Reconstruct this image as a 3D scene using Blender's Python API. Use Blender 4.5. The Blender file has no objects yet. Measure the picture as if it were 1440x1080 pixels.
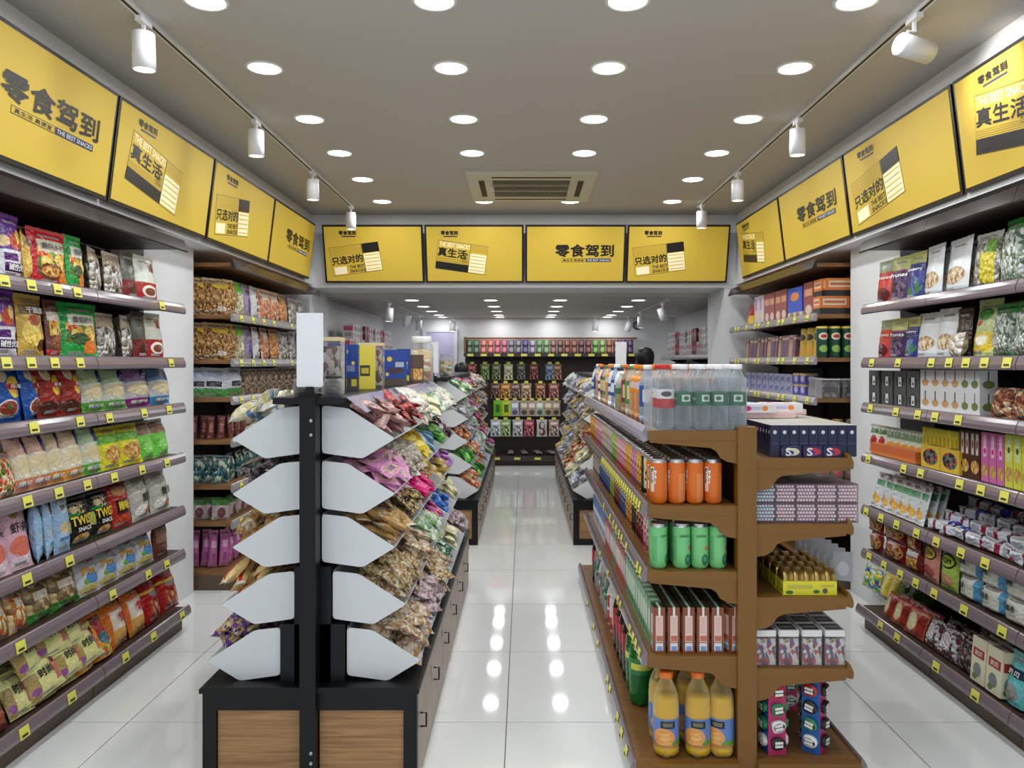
import bpy, math, random
from mathutils import Vector, Matrix, Euler

# ------------------------------------------------------------------ camera, world, exposure
SC = bpy.context.scene
COL = SC.collection
RND = random.Random(11)
PI = math.pi
F, VX, VY, H = 1087.0, 737.0, 510.0, 1.521      # focal length in pixels, vanishing point, eye height
cam_d = bpy.data.cameras.new('camera'); cam = bpy.data.objects.new('camera', cam_d); COL.objects.link(cam)
cam.location = (0, 0, H); cam.rotation_euler = (PI/2, 0, 0)
cam_d.sensor_width = 36; cam_d.lens = 36*F/1440
cam_d.shift_x = -(VX-720)/1440; cam_d.shift_y = -(540-VY)/1440
cam_d.clip_start = .05
SC.camera = cam
SC.view_settings.view_transform = 'Standard'; SC.view_settings.look = 'None'
SC.view_settings.gamma = 1; SC.view_settings.use_curve_mapping = False
SC.view_settings.exposure = 0.4
wd = bpy.data.worlds.new('street_daylight'); SC.world = wd; wd.use_nodes = True
wd.node_tree.nodes['Background'].inputs[0].default_value = (.86, .93, 1, 1)
wd.node_tree.nodes['Background'].inputs[1].default_value = .62
LAMP_W = 3.2            # each ceiling downlight
CEIL = 2.94; BCEIL = 2.205

def PX(x, Y): return (x-VX)*Y/F
def PZ(y, Y): return H-(y-VY)*Y/F
def YP(x, X): return X*F/(x-VX)      # depth of image column x on the plane X = const

# ------------------------------------------------------------------ materials
def lin(c):
    r = []
    for x in c[:3]:
        x /= 255.0
        r.append(x/12.92 if x <= .04045 else ((x+.055)/1.055)**2.4)
    return (*r, 1)
MATS = {}
def mat(name, col, rough=.5, metal=0, emit=0, trans=0, spec=.5, noise=0, nscale=30, bump=0):
    if name in MATS: return MATS[name]
    m = bpy.data.materials.new(name); m.use_nodes = True; MATS[name] = m
    nt = m.node_tree; b = nt.nodes['Principled BSDF']
    b.inputs['Base Color'].default_value = lin(col); b.inputs['Roughness'].default_value = rough
    b.inputs['Metallic'].default_value = metal; b.inputs['Specular IOR Level'].default_value = spec
    if emit:
        b.inputs['Emission Color'].default_value = lin(col); b.inputs['Emission Strength'].default_value = emit
    if noise or bump:
        tc = nt.nodes.new('ShaderNodeTexCoord'); n = nt.nodes.new('ShaderNodeTexNoise')
        n.inputs['Scale'].default_value = nscale; nt.links.new(tc.outputs['Object'], n.inputs['Vector'])
        if noise:
            mx = nt.nodes.new('ShaderNodeMix'); mx.data_type = 'RGBA'; mx.blend_type = 'MULTIPLY'; mx.inputs[0].default_value = noise
            mx.inputs[6].default_value = lin(col); nt.links.new(n.outputs['Fac'], mx.inputs[7]); nt.links.new(mx.outputs[2], b.inputs['Base Color'])
        if bump:
            bp = nt.nodes.new('ShaderNodeBump'); bp.inputs['Strength'].default_value = bump; bp.inputs['Distance'].default_value = .01
            nt.links.new(n.outputs['Fac'], bp.inputs['Height']); nt.links.new(bp.outputs[0], b.inputs['Normal'])
    if trans:      # thin clear plastic: mostly lets light through, keeps its gloss
        out = nt.nodes['Material Output']; tr = nt.nodes.new('ShaderNodeBsdfTransparent'); mx = nt.nodes.new('ShaderNodeMixShader')
        tr.inputs[0].default_value = lin([min(255, 215+.16*x) for x in col]); lw = nt.nodes.new('ShaderNodeLayerWeight'); lw.inputs[0].default_value = .45
        mu = nt.nodes.new('ShaderNodeMath'); mu.operation = 'MULTIPLY_ADD'; mu.inputs[1].default_value = -.72*trans; mu.inputs[2].default_value = trans
        nt.links.new(lw.outputs['Facing'], mu.inputs[0]); nt.links.new(mu.outputs[0], mx.inputs[0])
        nt.links.new(b.outputs[0], mx.inputs[1]); nt.links.new(tr.outputs[0], mx.inputs[2]); nt.links.new(mx.outputs[0], out.inputs[0])
    return m
def wood(name, c1, c2, rough=.45, scale=(1, 1, 1), axis='X'):
    if name in MATS: return MATS[name]
    m = bpy.data.materials.new(name); m.use_nodes = True; MATS[name] = m
    nt = m.node_tree; b = nt.nodes['Principled BSDF']; b.inputs['Roughness'].default_value = rough
    tc = nt.nodes.new('ShaderNodeTexCoord'); mp = nt.nodes.new('ShaderNodeMapping'); mp.inputs['Scale'].default_value = scale
    w = nt.nodes.new('ShaderNodeTexNoise'); w.inputs['Scale'].default_value = 6; w.inputs['Detail'].default_value = 5; w.inputs['Distortion'].default_value = .6
    r = nt.nodes.new('ShaderNodeValToRGB'); r.color_ramp.elements[0].position = .35; r.color_ramp.elements[1].position = .65
    r.color_ramp.elements[0].color = lin(c1); r.color_ramp.elements[1].color = lin(c2)
    L = nt.links.new
    L(tc.outputs['Object'], mp.inputs[0]); L(mp.outputs[0], w.inputs['Vector']); L(w.outputs['Fac'], r.inputs[0]); L(r.outputs[0], b.inputs['Base Color'])
    return m
def pr(name, base, layers=(), rough=.3, crinkle=.35, nscale=28, spec=.5):
    """flat print in UV space: base colour, then rectangles ('r',x0,x1,y0,y1,col) and ellipses ('e',cx,cy,rx,ry,col);
    a colour is rgb or ('v',scale,c1,c2,c3) for a jumble of pieces or ('s',n,c1,c2) for lines of print"""
    if name in MATS: return MATS[name]
    m = bpy.data.materials.new(name); m.use_nodes = True; MATS[name] = m
    nt = m.node_tree; b = nt.nodes['Principled BSDF']; N = nt.nodes.new; L = nt.links.new
    b.inputs['Roughness'].default_value = rough; b.inputs['Specular IOR Level'].default_value = spec
    tc = N('ShaderNodeTexCoord')
    piece = []
    def colour(c):
        if c[0] == 'v':
            v = N('ShaderNodeTexVoronoi'); v.inputs['Scale'].default_value = c[1]*1.25; L(tc.outputs['UV'], v.inputs['Vector'])
            if c is base: piece.append(v.outputs['Distance'])
            s = N('ShaderNodeSeparateColor'); L(v.outputs['Color'], s.inputs[0])
            r = N('ShaderNodeValToRGB'); cs = c[2:]; r.color_ramp.interpolation = 'CONSTANT'
            r.color_ramp.elements[0].color = lin(cs[0]); r.color_ramp.elements[1].color = lin(cs[1]); r.color_ramp.elements[1].position = 1/len(cs)
            for i in range(2, len(cs)):
                e = r.color_ramp.elements.new(i/len(cs)); e.color = lin(cs[i])
            L(s.outputs[0], r.inputs[0])
            return r.outputs[0]
        if c[0] == 's':
            k = N('ShaderNodeTexBrick'); k.inputs['Scale'].default_value = c[1]; k.inputs['Color1'].default_value = lin(c[2]); k.inputs['Color2'].default_value = lin(c[2])
            k.inputs['Mortar'].default_value = lin(c[3]); k.inputs['Mortar Size'].default_value = .07; k.inputs['Brick Width'].default_value = .35; k.inputs['Row Height'].default_value = .3
            L(tc.outputs['UV'], k.inputs['Vector']); return k.outputs['Color']
        return None
    def feed(c, sock):
        o = colour(c)
        if o is None: sock.default_value = lin(c)
        else: L(o, sock)
    cur = None
    for ly in layers:
        mp = N('ShaderNodeMapping'); L(tc.outputs['UV'], mp.inputs[0])
        if ly[0] == 'r': cx, rx, cy, ry = (ly[1]+ly[2])/2, (ly[2]-ly[1])/2, (ly[3]+ly[4])/2, (ly[4]-ly[3])/2
        else: cx, cy, rx, ry = ly[1:5]
        mp.inputs['Scale'].default_value = (1/rx, 1/ry, 0); mp.inputs['Location'].default_value = (-cx/rx, -cy/ry, 0)
        lt = N('ShaderNodeMath'); lt.operation = 'LESS_THAN'; lt.inputs[1].default_value = 1
        if ly[0] == 'r':
            ab = N('ShaderNodeVectorMath'); ab.operation = 'ABSOLUTE'; L(mp.outputs[0], ab.inputs[0])
            sp = N('ShaderNodeSeparateXYZ'); L(ab.outputs[0], sp.inputs[0])
            mxx = N('ShaderNodeMath'); mxx.operation = 'MAXIMUM'; L(sp.outputs[0], mxx.inputs[0]); L(sp.outputs[1], mxx.inputs[1]); L(mxx.outputs[0], lt.inputs[0])
        else:
            ln = N('ShaderNodeVectorMath'); ln.operation = 'LENGTH'; L(mp.outputs[0], ln.inputs[0]); L(ln.outputs['Value'], lt.inputs[0])
        mx = N('ShaderNodeMix'); mx.data_type = 'RGBA'; L(lt.outputs[0], mx.inputs[0])
        if cur is None: feed(base, mx.inputs[6])
        else: L(cur, mx.inputs[6])
        feed(ly[5], mx.inputs[7]); cur = mx.outputs[2]
    if cur is None: feed(base, b.inputs['Base Color'])
    else: L(cur, b.inputs['Base Color'])
    if crinkle:
        n = N('ShaderNodeTexNoise'); n.inputs['Scale'].default_value = nscale; n.inputs['Detail'].default_value = 1; n.inputs['Distortion'].default_value = 1.2
        L(tc.outputs['Object'], n.inputs['Vector'])
        bp = N('ShaderNodeBump'); bp.inputs['Strength'].default_value = crinkle; bp.inputs['Distance'].default_value = .02
        if piece:      # pieces bulging behind clear film
            ms = N('ShaderNodeMath'); ms.operation = 'MULTIPLY_ADD'; ms.inputs[1].default_value = -1.1; L(piece[0], ms.inputs[0]); L(n.outputs['Fac'], ms.inputs[2]); L(ms.outputs[0], bp.inputs['Height'])
        else: L(n.outputs['Fac'], bp.inputs['Height'])
        L(bp.outputs[0], b.inputs['Normal'])
    return m

# ------------------------------------------------------------------ mesh building
class MB:
    def __init__(s): s.v, s.f, s.m, s.uv, s.sm = [], [], [], [], []
    def face(s, pts, mi=0, uv=None, smooth=False):
        k = len(s.v); s.v += [tuple(p) for p in pts]; s.f.append(tuple(range(k, k+len(pts)))); s.m.append(mi); s.sm.append(smooth)
        s.uv.append(uv or [(0, 0), (1, 0), (1, 1), (0, 1)][:len(pts)] if len(pts) <= 4 else [(.5, .5)]*len(pts))
    def idx(s, ids, mi=0, uv=None, smooth=True):
        s.f.append(tuple(ids)); s.m.append(mi); s.sm.append(smooth); s.uv.append(uv or [(0, 0)]*len(ids))
    def box(s, x0, x1, y0, y1, z0, z1, mi=0):
        q = s.face
        q([(x0,y0,z0),(x1,y0,z0),(x1,y0,z1),(x0,y0,z1)], mi); q([(x1,y1,z0),(x0,y1,z0),(x0,y1,z1),(x1,y1,z1)], mi)
        q([(x0,y1,z0),(x0,y0,z0),(x0,y0,z1),(x0,y1,z1)], mi); q([(x1,y0,z0),(x1,y1,z0),(x1,y1,z1),(x1,y0,z1)], mi)
        q([(x0,y0,z1),(x1,y0,z1),(x1,y1,z1),(x0,y1,z1)], mi); q([(x0,y1,z0),(x1,y1,z0),(x1,y0,z0),(x0,y0,z0)], mi)
        return s
    def prism(s, poly, a0, a1, axis='y', mi=0):
        """poly: list of 2-D points (x,z for axis y; y,z for axis x; x,y for axis z) swept from a0 to a1"""
        P3 = {'y': lambda p, a: (p[0], a, p[1]), 'x': lambda p, a: (a, p[0], p[1]), 'z': lambda p, a: (p[0], p[1], a)}[axis]
        n = len(poly); A = [P3(p, a0) for p in poly]; B = [P3(p, a1) for p in poly]
        s.face(A, mi); s.face(B[::-1], mi)
        for i in range(n):
            j = (i+1) % n; s.face([A[j], A[i], B[i], B[j]], mi)
        return s
    def lathe(s, prof, n=16, mi=0, cx=0, cy=0, smooth=True, uv0=0, uv1=1, lobes=None):
        k = len(s.v); z0, z1 = prof[0][1], prof[-1][1]; m = len(prof)
        for i in range(m):
            for j in range(n+1):
                a = 2*PI*j/n-PI/2-PI; r = prof[i][0]
                if lobes and i < lobes[0]: r *= 1-lobes[2]*(0.5+.5*math.cos(lobes[1]*a))
                s.v.append((cx+r*math.cos(a), cy+r*math.sin(a), prof[i][1]))
        for i in range(m-1):
            for j in range(n):
                t0 = (prof[i][1]-z0)/((z1-z0) or 1); t1 = (prof[i+1][1]-z0)/((z1-z0) or 1)
                s.idx([k+i*(n+1)+j, k+i*(n+1)+j+1, k+(i+1)*(n+1)+j+1, k+(i+1)*(n+1)+j], mi, [(j/n, t0), ((j+1)/n, t0), ((j+1)/n, t1), (j/n, t1)], smooth)
        return s
    def tube(s, pts, r, n=6, mi=0):
        pts = [Vector(p) for p in pts]; rings = []
        for i, p in enumerate(pts):
            d = (pts[min(i+1, len(pts)-1)]-pts[max(i-1, 0)]).normalized(); u = d.orthogonal().normalized(); w = d.cross(u)
            k = len(s.v); s.v += [tuple(p+r*(math.cos(2*PI*j/n)*u+math.sin(2*PI*j/n)*w)) for j in range(n)]; rings.append(k)
        for a, b in zip(rings, rings[1:]):
            for j in range(n): s.idx([a+j, a+(j+1) % n, b+(j+1) % n, b+j], mi)
        s.idx([rings[0]+j for j in range(n)][::-1], mi, smooth=False); s.idx([rings[-1]+j for j in range(n)], mi, smooth=False)
        return s
    def mesh(s, name, mats, org=(0, 0, 0), sub=None):
        me = bpy.data.meshes.new(name)
        v = [(a-org[0], b-org[1], c-org[2]) for a, b, c in s.v]
        me.from_pydata(v, [], s.f)
        if not isinstance(mats, (list, tuple)): mats = [mats]
        for m in mats: me.materials.append(m)
        me.polygons.foreach_set('material_index', s.m); me.polygons.foreach_set('use_smooth', s.sm)
        ul = me.uv_layers.new(name='UVMap'); flat = []
        for u in s.uv:
            for p in u: flat += [p[0], p[1]]
        ul.data.foreach_set('uv', flat); me.update()
        return me
def ob(name, me, parent=None, loc=(0, 0, 0), rot=None, scale=None):
    o = bpy.data.objects.new(name, me); COL.objects.link(o); o.location = loc
    if rot is not None: o.rotation_euler = rot
    if scale is not None: o.scale = scale
    if parent is not None: o.parent = parent
    return o
def tag(o, label, cat, group=None, kind=None):
    if label: o['label'] = label
    if cat: o['category'] = cat
    if group: o['group'] = group
    if kind: o['kind'] = kind
    return o
def empty(name, loc, label, cat, group=None, rotz=0):
    o = ob(name, None, None, loc, (0, 0, rotz)); return tag(o, label, cat, group)
def struct(name, me, parent=None, loc=(0, 0, 0)):
    o = ob(name, me, parent, loc)
    if parent is None: o['kind'] = 'structure'
    return o
ONES = 'zeroth first second third fourth fifth sixth seventh eighth ninth tenth eleventh twelfth thirteenth fourteenth fifteenth sixteenth seventeenth eighteenth nineteenth'.split()
def nth(n):
    if n < 20: return ONES[n]
    t = {2: 'twent', 3: 'thirt', 4: 'fort', 5: 'fift', 6: 'sixt', 7: 'sevent', 8: 'eight', 9: 'ninet'}[n//10]
    return t+'ieth' if n % 10 == 0 else t+'y-'+ONES[n % 10]

TXT = {}
def text_mesh(s, w, h, bold=.02, ext=0.0):
    """raw 2-D lettering fitted to w x h, centred; list of verts (x,z) and faces"""
    key = (s, bold)
    if key not in TXT:
        cu = bpy.data.curves.new('lettering', 'FONT'); cu.body = s; cu.size = 1; cu.resolution_u = 2; cu.offset = bold; cu.align_x = 'CENTER'
        t = bpy.data.objects.new('lettering', cu); me = bpy.data.meshes.new_from_object(t)
        TXT[key] = ([tuple(v.co[:2]) for v in me.vertices], [tuple(p.vertices) for p in me.polygons])
        bpy.data.objects.remove(t); bpy.data.meshes.remove(me); bpy.data.curves.remove(cu)
    vs, fs = TXT[key]
    x0 = min(v[0] for v in vs); x1 = max(v[0] for v in vs); y0 = min(v[1] for v in vs); y1 = max(v[1] for v in vs)
    return [((x-x0)/(x1-x0)*w-w/2, (y-y0)/(y1-y0)*h-h/2) for x, y in vs], fs
def add_text(mb, s, cx, cz, w, h, y, mi=0, bold=.02, rot=0, depth=None):
    vs, fs = text_mesh(s, w, h, 0); c, n = math.cos(rot), math.sin(rot); t = bold*h*1.1
    for q, (ox, oz) in enumerate(((0, 0), (-t, 0), (t, 0), (0, -t), (0, t)) if bold > .015 else ((0, 0),)):      # heavier strokes
        k = len(mb.v)
        for a, b in vs:
            a += ox; b += oz; x, z = cx+a*c-b*n, cz+a*n+b*c
            mb.v.append((x, (depth(x, z) if depth else y)-q*.00004, z))
        for f in fs: mb.idx([k+i for i in f], mi, smooth=False)

# ------------------------------------------------------------------ goods: each kind is a list of (part name, mesh); the first is the body
class Kind:
    def __init__(s, name, desc, cat, parts, w, h, d): s.name, s.desc, s.cat, s.parts, s.w, s.h, s.d = name, desc, cat, parts, w, h, d
def fit(label, desc):
    while len(label.split()) > 16:
        if ' and ' in desc: d = desc.replace(' and ', '-', 1)
        elif ' with ' in desc: d = desc.rsplit(' with ', 1)[0]
        elif ' of ' in desc: d = desc.rsplit(' of ', 1)[0]
        elif ' ' in desc: d = desc.split(' ', 1)[1]
        else: break
        label = label.replace(desc, d, 1); desc = d
    return label
def place(k, loc, rot=(0, 0, 0), scale=None, label=None, group=None, bare=False):
    o = ob(k.name, k.parts[0][1], None, loc, rot, scale)
    tag(o, fit(label or k.desc, k.desc), k.cat, group)
    if not bare:
        for pn, me in k.parts[1:]: ob(pn, me, o)
    return o
def thick(w, h, d, style, x, z):
    u = x/w+.5; v = z/h; u = min(max(u, 0), 1); v = min(max(v, 0), 1)
    a = max(0, 1-(2*u-1)**2)**.55
    if style == 'pillow': g = max(0, 1-abs(2*v-1)**3)**.75
    elif style == 'stand': g = min(1, .72+v*1.6)*max(0, 1-max(0, (v-.2)/.8)**1.7)
    else: g = max(0, 1-abs(2*v-1)**6)**.6
    return d/2*a*g
def bag(name, desc, w, h, d, m, style='pillow', seal=None, texts=(), cat='snack bag', centre=False, nx=8, ny=9, seed=0):
    r = random.Random(len(name)*7+seed); mb = MB(); o = h/2 if centre else 0
    wob = [[r.uniform(-1, 1) for _ in range(nx+1)] for _ in range(ny+1)]
    def pt(i, j, sd):
        u, v = i/nx, j/ny; x = (u-.5)*w; z = v*h
        t = thick(w, h, d, style, x, z)
        pinch = 1-.09*max(0, 1-abs(2*v-1)**3)*(1 if style != 'stand' else .5)
        t2 = t+wob[j][i]*.05*d*(1 if 0 < i < nx and 0 < j < ny else 0)
        zz = z+(wob[j][i]*.012*h if j == ny else 0)
        return (x*pinch, -sd*t2, zz-o)
    for sd in (1, -1):
        k = len(mb.v)
        for j in range(ny+1):
            for i in range(nx+1): mb.v.append(pt(i, j, sd))
        for j in range(ny):
            for i in range(nx):
                q = [k+j*(nx+1)+i, k+j*(nx+1)+i+1, k+(j+1)*(nx+1)+i+1, k+(j+1)*(nx+1)+i]
                uv = [(i/nx, j/ny), ((i+1)/nx, j/ny), ((i+1)/nx, (j+1)/ny), (i/nx, (j+1)/ny)]
                mb.idx(q if sd == 1 else q[::-1], 0, uv if sd == 1 else uv[::-1])
    parts = [(name, mb.mesh(name, m))]
    if seal is not None:
        for top in ((1, 0) if style != 'stand' else (1,)):
            sb = MB(); n = 9; hs = .06*h
            zb = h-.25*hs if top else .25*hs
            for yy in (-.0016, .0016):
                k = len(sb.v)
                for i in range(n+1):
                    x = (i/n-.5)*w; sb.v += [(x, yy, zb-o), (x, yy, zb-o+(hs if top else -hs*.25)+(.012*h*(i % 2) if top else 0))]
                for i in range(n): sb.idx([k+2*i, k+2*i+2, k+2*i+3, k+2*i+1][::1 if yy < 0 else -1])
            parts.append(('seal', sb.mesh('seal', seal)))
    for (s, cx, cz, tw, th, tm, bold) in texts:
        tb = MB(); add_text(tb, s, cx*w, cz*h-o, tw*w, th*h, 0, 0, bold, depth=lambda x, z: -thick(w, h, d, style, x, z+o)-.0045-.04*d)
        parts.append(('lettering', tb.mesh('lettering', tm)))
    return Kind(name, desc, cat, parts, w, h, d)
def carton(name, desc, w, h, d, m, texts=(), cat='box', extra=(), mats=None):
    mb = MB(); b = min(w, h, d)*.04
    mb.prism([(-w/2, -d/2+b), (-w/2+b, -d/2), (w/2-b, -d/2), (w/2, -d/2+b), (w/2, d/2), (-w/2, d/2)], 0, h, 'z')
    fa = MB(); fa.box(-w/2, w/2, -d/2, d/2, 0, h)
    parts = [(name, fa.mesh(name, m))]
    for (s, cx, cz, tw, th, tm, bold) in texts:
        tb = MB(); add_text(tb, s, cx*w, cz*h, tw*w, th*h, -d/2-.001, 0, bold); parts.append(('lettering', tb.mesh('lettering', tm)))
    for pn, f in extra: parts.append((pn, f))
    return Kind(name, desc, cat, parts, w, h, d)
def rev(profs, n=16):
    """profs: list of (part name, profile, material[, lobes])"""
    out = []
    for p in profs:
        mb = MB(); mb.lathe(p[1], n, lobes=p[3] if len(p) > 3 else None); out.append((p[0], mb.mesh(p[0], p[2])))
    return out
# ------------------------------------------------------------------ the room
WHITE = mat('wall_paint', (232, 234, 236), .55); CEILM = mat('ceiling_paint', (196, 192, 184), .7)
GROUT = mat('grout', (120, 120, 116), .8); BLACKM = mat('black_metal', (13, 14, 16), .42, spec=.3); WHITEP = mat('white_plastic', (226, 228, 230), .35)
TILE = mat('polished_tile', (238, 240, 238), .055, noise=.04, nscale=1.2, spec=.62)
X0, X1, YF, YB = -2.55, 2.55, -1.6, 11.85
fl = struct('floor', MB().box(X0-.1, X1+.1, YF, YB+.1, -.06, -.004).mesh('floor', GROUT))
tm = MB(); g = .0024; tm.box(-.4+g, .4-g, -.4+g, .4-g, -.004, 0); tme = tm.mesh('tile', TILE)
ty0 = 3.27-.8*6
for i in range(-3, 4):
    for j in range(17):
        cx, cy = -.074+.8*i-.4, ty0+.8*j+.4
        if cy > YB+.2 or cx < X0-.5: continue
        ob('tile', tme, fl, (cx, cy, 0))
ob('tile', tme, fl, (-.074+.8*4-.4, 3.67, 0))
for j in range(17):
    if j != 6: ob('tile', tme, fl, (-.074+.8*4-.4, ty0+.8*j+.4, 0))
struct('ceiling', MB().box(X0, X1, YF, 7.42, CEIL, CEIL+.1).mesh('ceiling', CEILM))
struct('ceiling_rear', MB().box(X0, X1, 8.0, YB+.1, BCEIL, BCEIL+.1).mesh('ceiling_rear', CEILM))
struct('wall_left', MB().box(X0-.12, X0, YF, YB, 0, CEIL).mesh('wall_left', WHITE))
struct('wall_right', MB().box(X1, X1+.12, YF, YB, 0, CEIL).mesh('wall_right', WHITE))
struct('wall_back', MB().box(X0-.12, X1+.12, YB, YB+.12, 0, CEIL).mesh('wall_back', WHITE))
struct('wall_left_rear', MB().box(X0, -2.15, 8.1, YB, 0, BCEIL).mesh('wall_left_rear', WHITE))
struct('wall_right_rear', MB().box(2.3, X1, 8.1, YB, 0, BCEIL).mesh('wall_right_rear', WHITE))
struct('wall_beam', MB().box(X0, X1, 7.42, 8.1, BCEIL+.035, CEIL+.1).mesh('wall_beam', WHITE))
struct('wall_left_pier', MB().box(X0, -2.19, 4.45, 5.12, 0, 2.27).mesh('wall_left_pier', WHITE))
struct('wall_right_pier', MB().box(2.175, X1, 4.47, 5.15, 0, 2.27).mesh('wall_right_pier', WHITE))
struct('wall_left_column', MB().box(X0, -2.06, 7.42, 8.1, 0, BCEIL+.035).mesh('wall_left_column', WHITE))
struct('wall_right_column', MB().box(1.925, X1, 7.42, 8.1, 0, BCEIL+.035).mesh('wall_right_column', WHITE))
struct('trim_1', MB().box(X0, -2.035, YF, 7.42, 2.27, CEIL).mesh('trim_1', WHITE))
struct('trim_2', MB().box(2.035, X1, YF, 7.42, 2.27, CEIL).mesh('trim_2', WHITE))
# lavender door in the back wall
DOOR = mat('lavender_door', (196, 190, 226), .4)
d1 = struct('door_1', MB().box(-1.5, -1.07, YB-.035, YB-.002, 0, 1.99).mesh('door_1', DOOR))
ob('door_handle', MB().box(-1.14, -1.10, YB-.075, YB-.035, .98, 1.1).mesh('door_handle', mat('steel', (180, 180, 184), .25, 1)), d1)
ob('door_frame', MB().box(-1.55, -1.5, YB-.045, YB-.002, 0, 2.03).box(-1.07, -1.02, YB-.045, YB-.002, 0, 2.03).box(-1.5, -1.07, YB-.045, YB-.002, 1.99, 2.03).mesh('door_frame', WHITEP), d1)

# ------------------------------------------------------------------ ceiling downlights
DIFF = mat('lit_diffuser', (255, 252, 248), .5, emit=9); RING = mat('lamp_ring', (235, 235, 232), .4)
ring_me = MB().lathe([(.074, 0), (.078, -.006), (.088, -.004), (.09, 0)], 28).mesh('ring', RING)
dm = MB(); dm.face([(.075*math.cos(-a), .075*math.sin(-a), -.002) for a in [2*PI*i/28 for i in range(28)]]); diff_me = dm.mesh('diffuser', DIFF)
def downlight(x, y, z, label, group, w):
    o = empty('downlight', (x, y, z), label, 'ceiling light', group)
    ob('ring', ring_me, o); ob('diffuser', diff_me, o)
    l = bpy.data.lights.new('downlight_lamp', 'AREA'); l.shape = 'DISK'; l.size = .14; l.energy = w; l.color = (.93, .968, 1)
    lo = bpy.data.objects.new('downlight_lamp', l); COL.objects.link(lo); lo.parent = o; lo.location = (0, 0, -.008)
cols = [(-1.249, 'far left'), (-.352, 'inner left'), (.407, 'inner right'), (1.304, 'far right')]
rowY = [-.8, .75, 2.27, 3.03, 3.72, 4.5, 5.23, 5.98, 6.8]
for r, y in enumerate(rowY):
    for c, (x, cn) in enumerate(cols):
        if r == 7 and c in (1, 2): continue       # the air conditioner takes this place
        seen = r-2
        downlight(x, y, CEIL, ('round white downlight in %s column, %s row from the camera' % (cn, nth(seen))) if seen > 0 else 'downlight above the entrance, %s column, %s row behind the camera' % (cn, nth(3-r)), 'front ceiling downlights', LAMP_W)
colb = [(-1.226, 'far left'), (-.365, 'inner left'), (.395, 'inner right'), (1.25, 'far right')]
for r, y in enumerate([8.45, 9.4, 10.27, 11.1, 11.6]):
    for x, cn in colb:
        downlight(x, y, BCEIL, 'rear room downlight in %s column, %s row behind the beam' % (cn, nth(r+1)), 'rear room downlights', LAMP_W*(.5 if r < 4 else .22))

# ------------------------------------------------------------------ track spotlights
def track(x, y0, y1, z, label):
    o = empty('light_track', (x, (y0+y1)/2, z), label, 'track')
    L = (y1-y0)/2
    ob('rail', MB().box(-.017, .017, -L, L, -.02, 0).mesh('rail', WHITEP), o)
    ob('slot', MB().box(-.006, .006, -L+.01, L-.01, -.0215, -.019).mesh('slot', BLACKM), o)
track(-1.55, -1.2, 7.0, CEIL, 'white lighting track along the left side of front ceiling')
track(1.575, -1.2, 7.0, CEIL, 'white lighting track along the right side of front ceiling')
track(-1.5, 8.3, 11.4, BCEIL, 'white lighting track on the left of rear ceiling')
track(1.54, 8.3, 11.7, BCEIL, 'white lighting track on the right of rear ceiling')
SPOTW = mat('spot_white', (228, 229, 232), .3)
sp_ad = MB().box(-.014, .014, -.045, .045, -.042, -.02).mesh('adaptor', SPOTW)
sp_arm = MB().box(-.006, .006, -.006, .006, -.085, -.04).box(-.03, -.026, -.008, .008, -.115, -.078).box(-.03, .006, -.008, .008, -.086, -.08).mesh('arm', SPOTW)
sp_body = MB().lathe([(.001, .075), (.04, .075), (.045, .07), (.045, -.075), (.041, -.075)], 20).mesh('head', SPOTW)
dm = MB(); dm.face([(.042*math.cos(-a), .042*math.sin(-a), -.068) for a in [2*PI*i/20 for i in range(20)]]); sp_lens = dm.mesh('lens', mat('spot_lens', (255, 250, 240), .3, emit=4))
def spot(x, y, z, label, aim=(0, 0, 0), group='track spotlights', w=.8):
    o = empty('track_spotlight', (x, y, z), label, 'spotlight', group)
    ob('adaptor', sp_ad, o); ob('arm', sp_arm, o)
    h = ob('head', sp_body, o, (0, 0, -.15), aim); ob('lens', sp_lens, h)
    l = bpy.data.lights.new('spot_lamp', 'SPOT'); l.energy = w; l.spot_size = 1.3; l.spot_blend = .6; l.shadow_soft_size = .03; l.color = (1, .97, .93)
    lo = bpy.data.objects.new('spot_lamp', l); COL.objects.link(lo); lo.parent = h; lo.location = (0, 0, -.072)
for i, y in enumerate([3.15, 4.47, 5.67, 6.92]):
    spot(-1.55, y, CEIL, 'white cylinder spotlight on left ceiling track, %s from the camera' % nth(i+1), (.06, 0, 0), w=1.2)
spot(1.575, 3.12, CEIL, 'white spotlight on right track turned up sideways towards the screens', (.25, -1.42, 0), w=14)
for i, y in enumerate([4.45, 5.7, 6.86]):
    spot(1.575, y, CEIL, 'white cylinder spotlight hanging straight down on right track, %s from the camera' % nth(i+2), (.05, 0, 0), w=1.2)
for i, (y, a) in enumerate([(8.6, (0, .05, 0)), (9.9, (.1, .25, 0)), (11.0, (.05, 0, 0))]):
    spot(-1.5, y, BCEIL, 'white spotlight on rear left track, %s behind the beam' % nth(i+1), a, 'rear track spotlights')
for i, (y, a) in enumerate([(8.6, (0, -.3, 0)), (10.2, (0, .0, 0)), (11.4, (.1, .35, 0))]):
    spot(1.54, y, BCEIL, 'white spotlight on rear right track, %s behind the beam' % nth(i+1), a, 'rear track spotlights')
for x, s in ((-1.06, 'left'), (1.05, 'right')):
    spot(x, 11.45, BCEIL, 'white spotlight against the back wall on the %s of the can shelf' % s, (-.1, 0, 0), 'back wall spotlights', 1.5)

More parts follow.
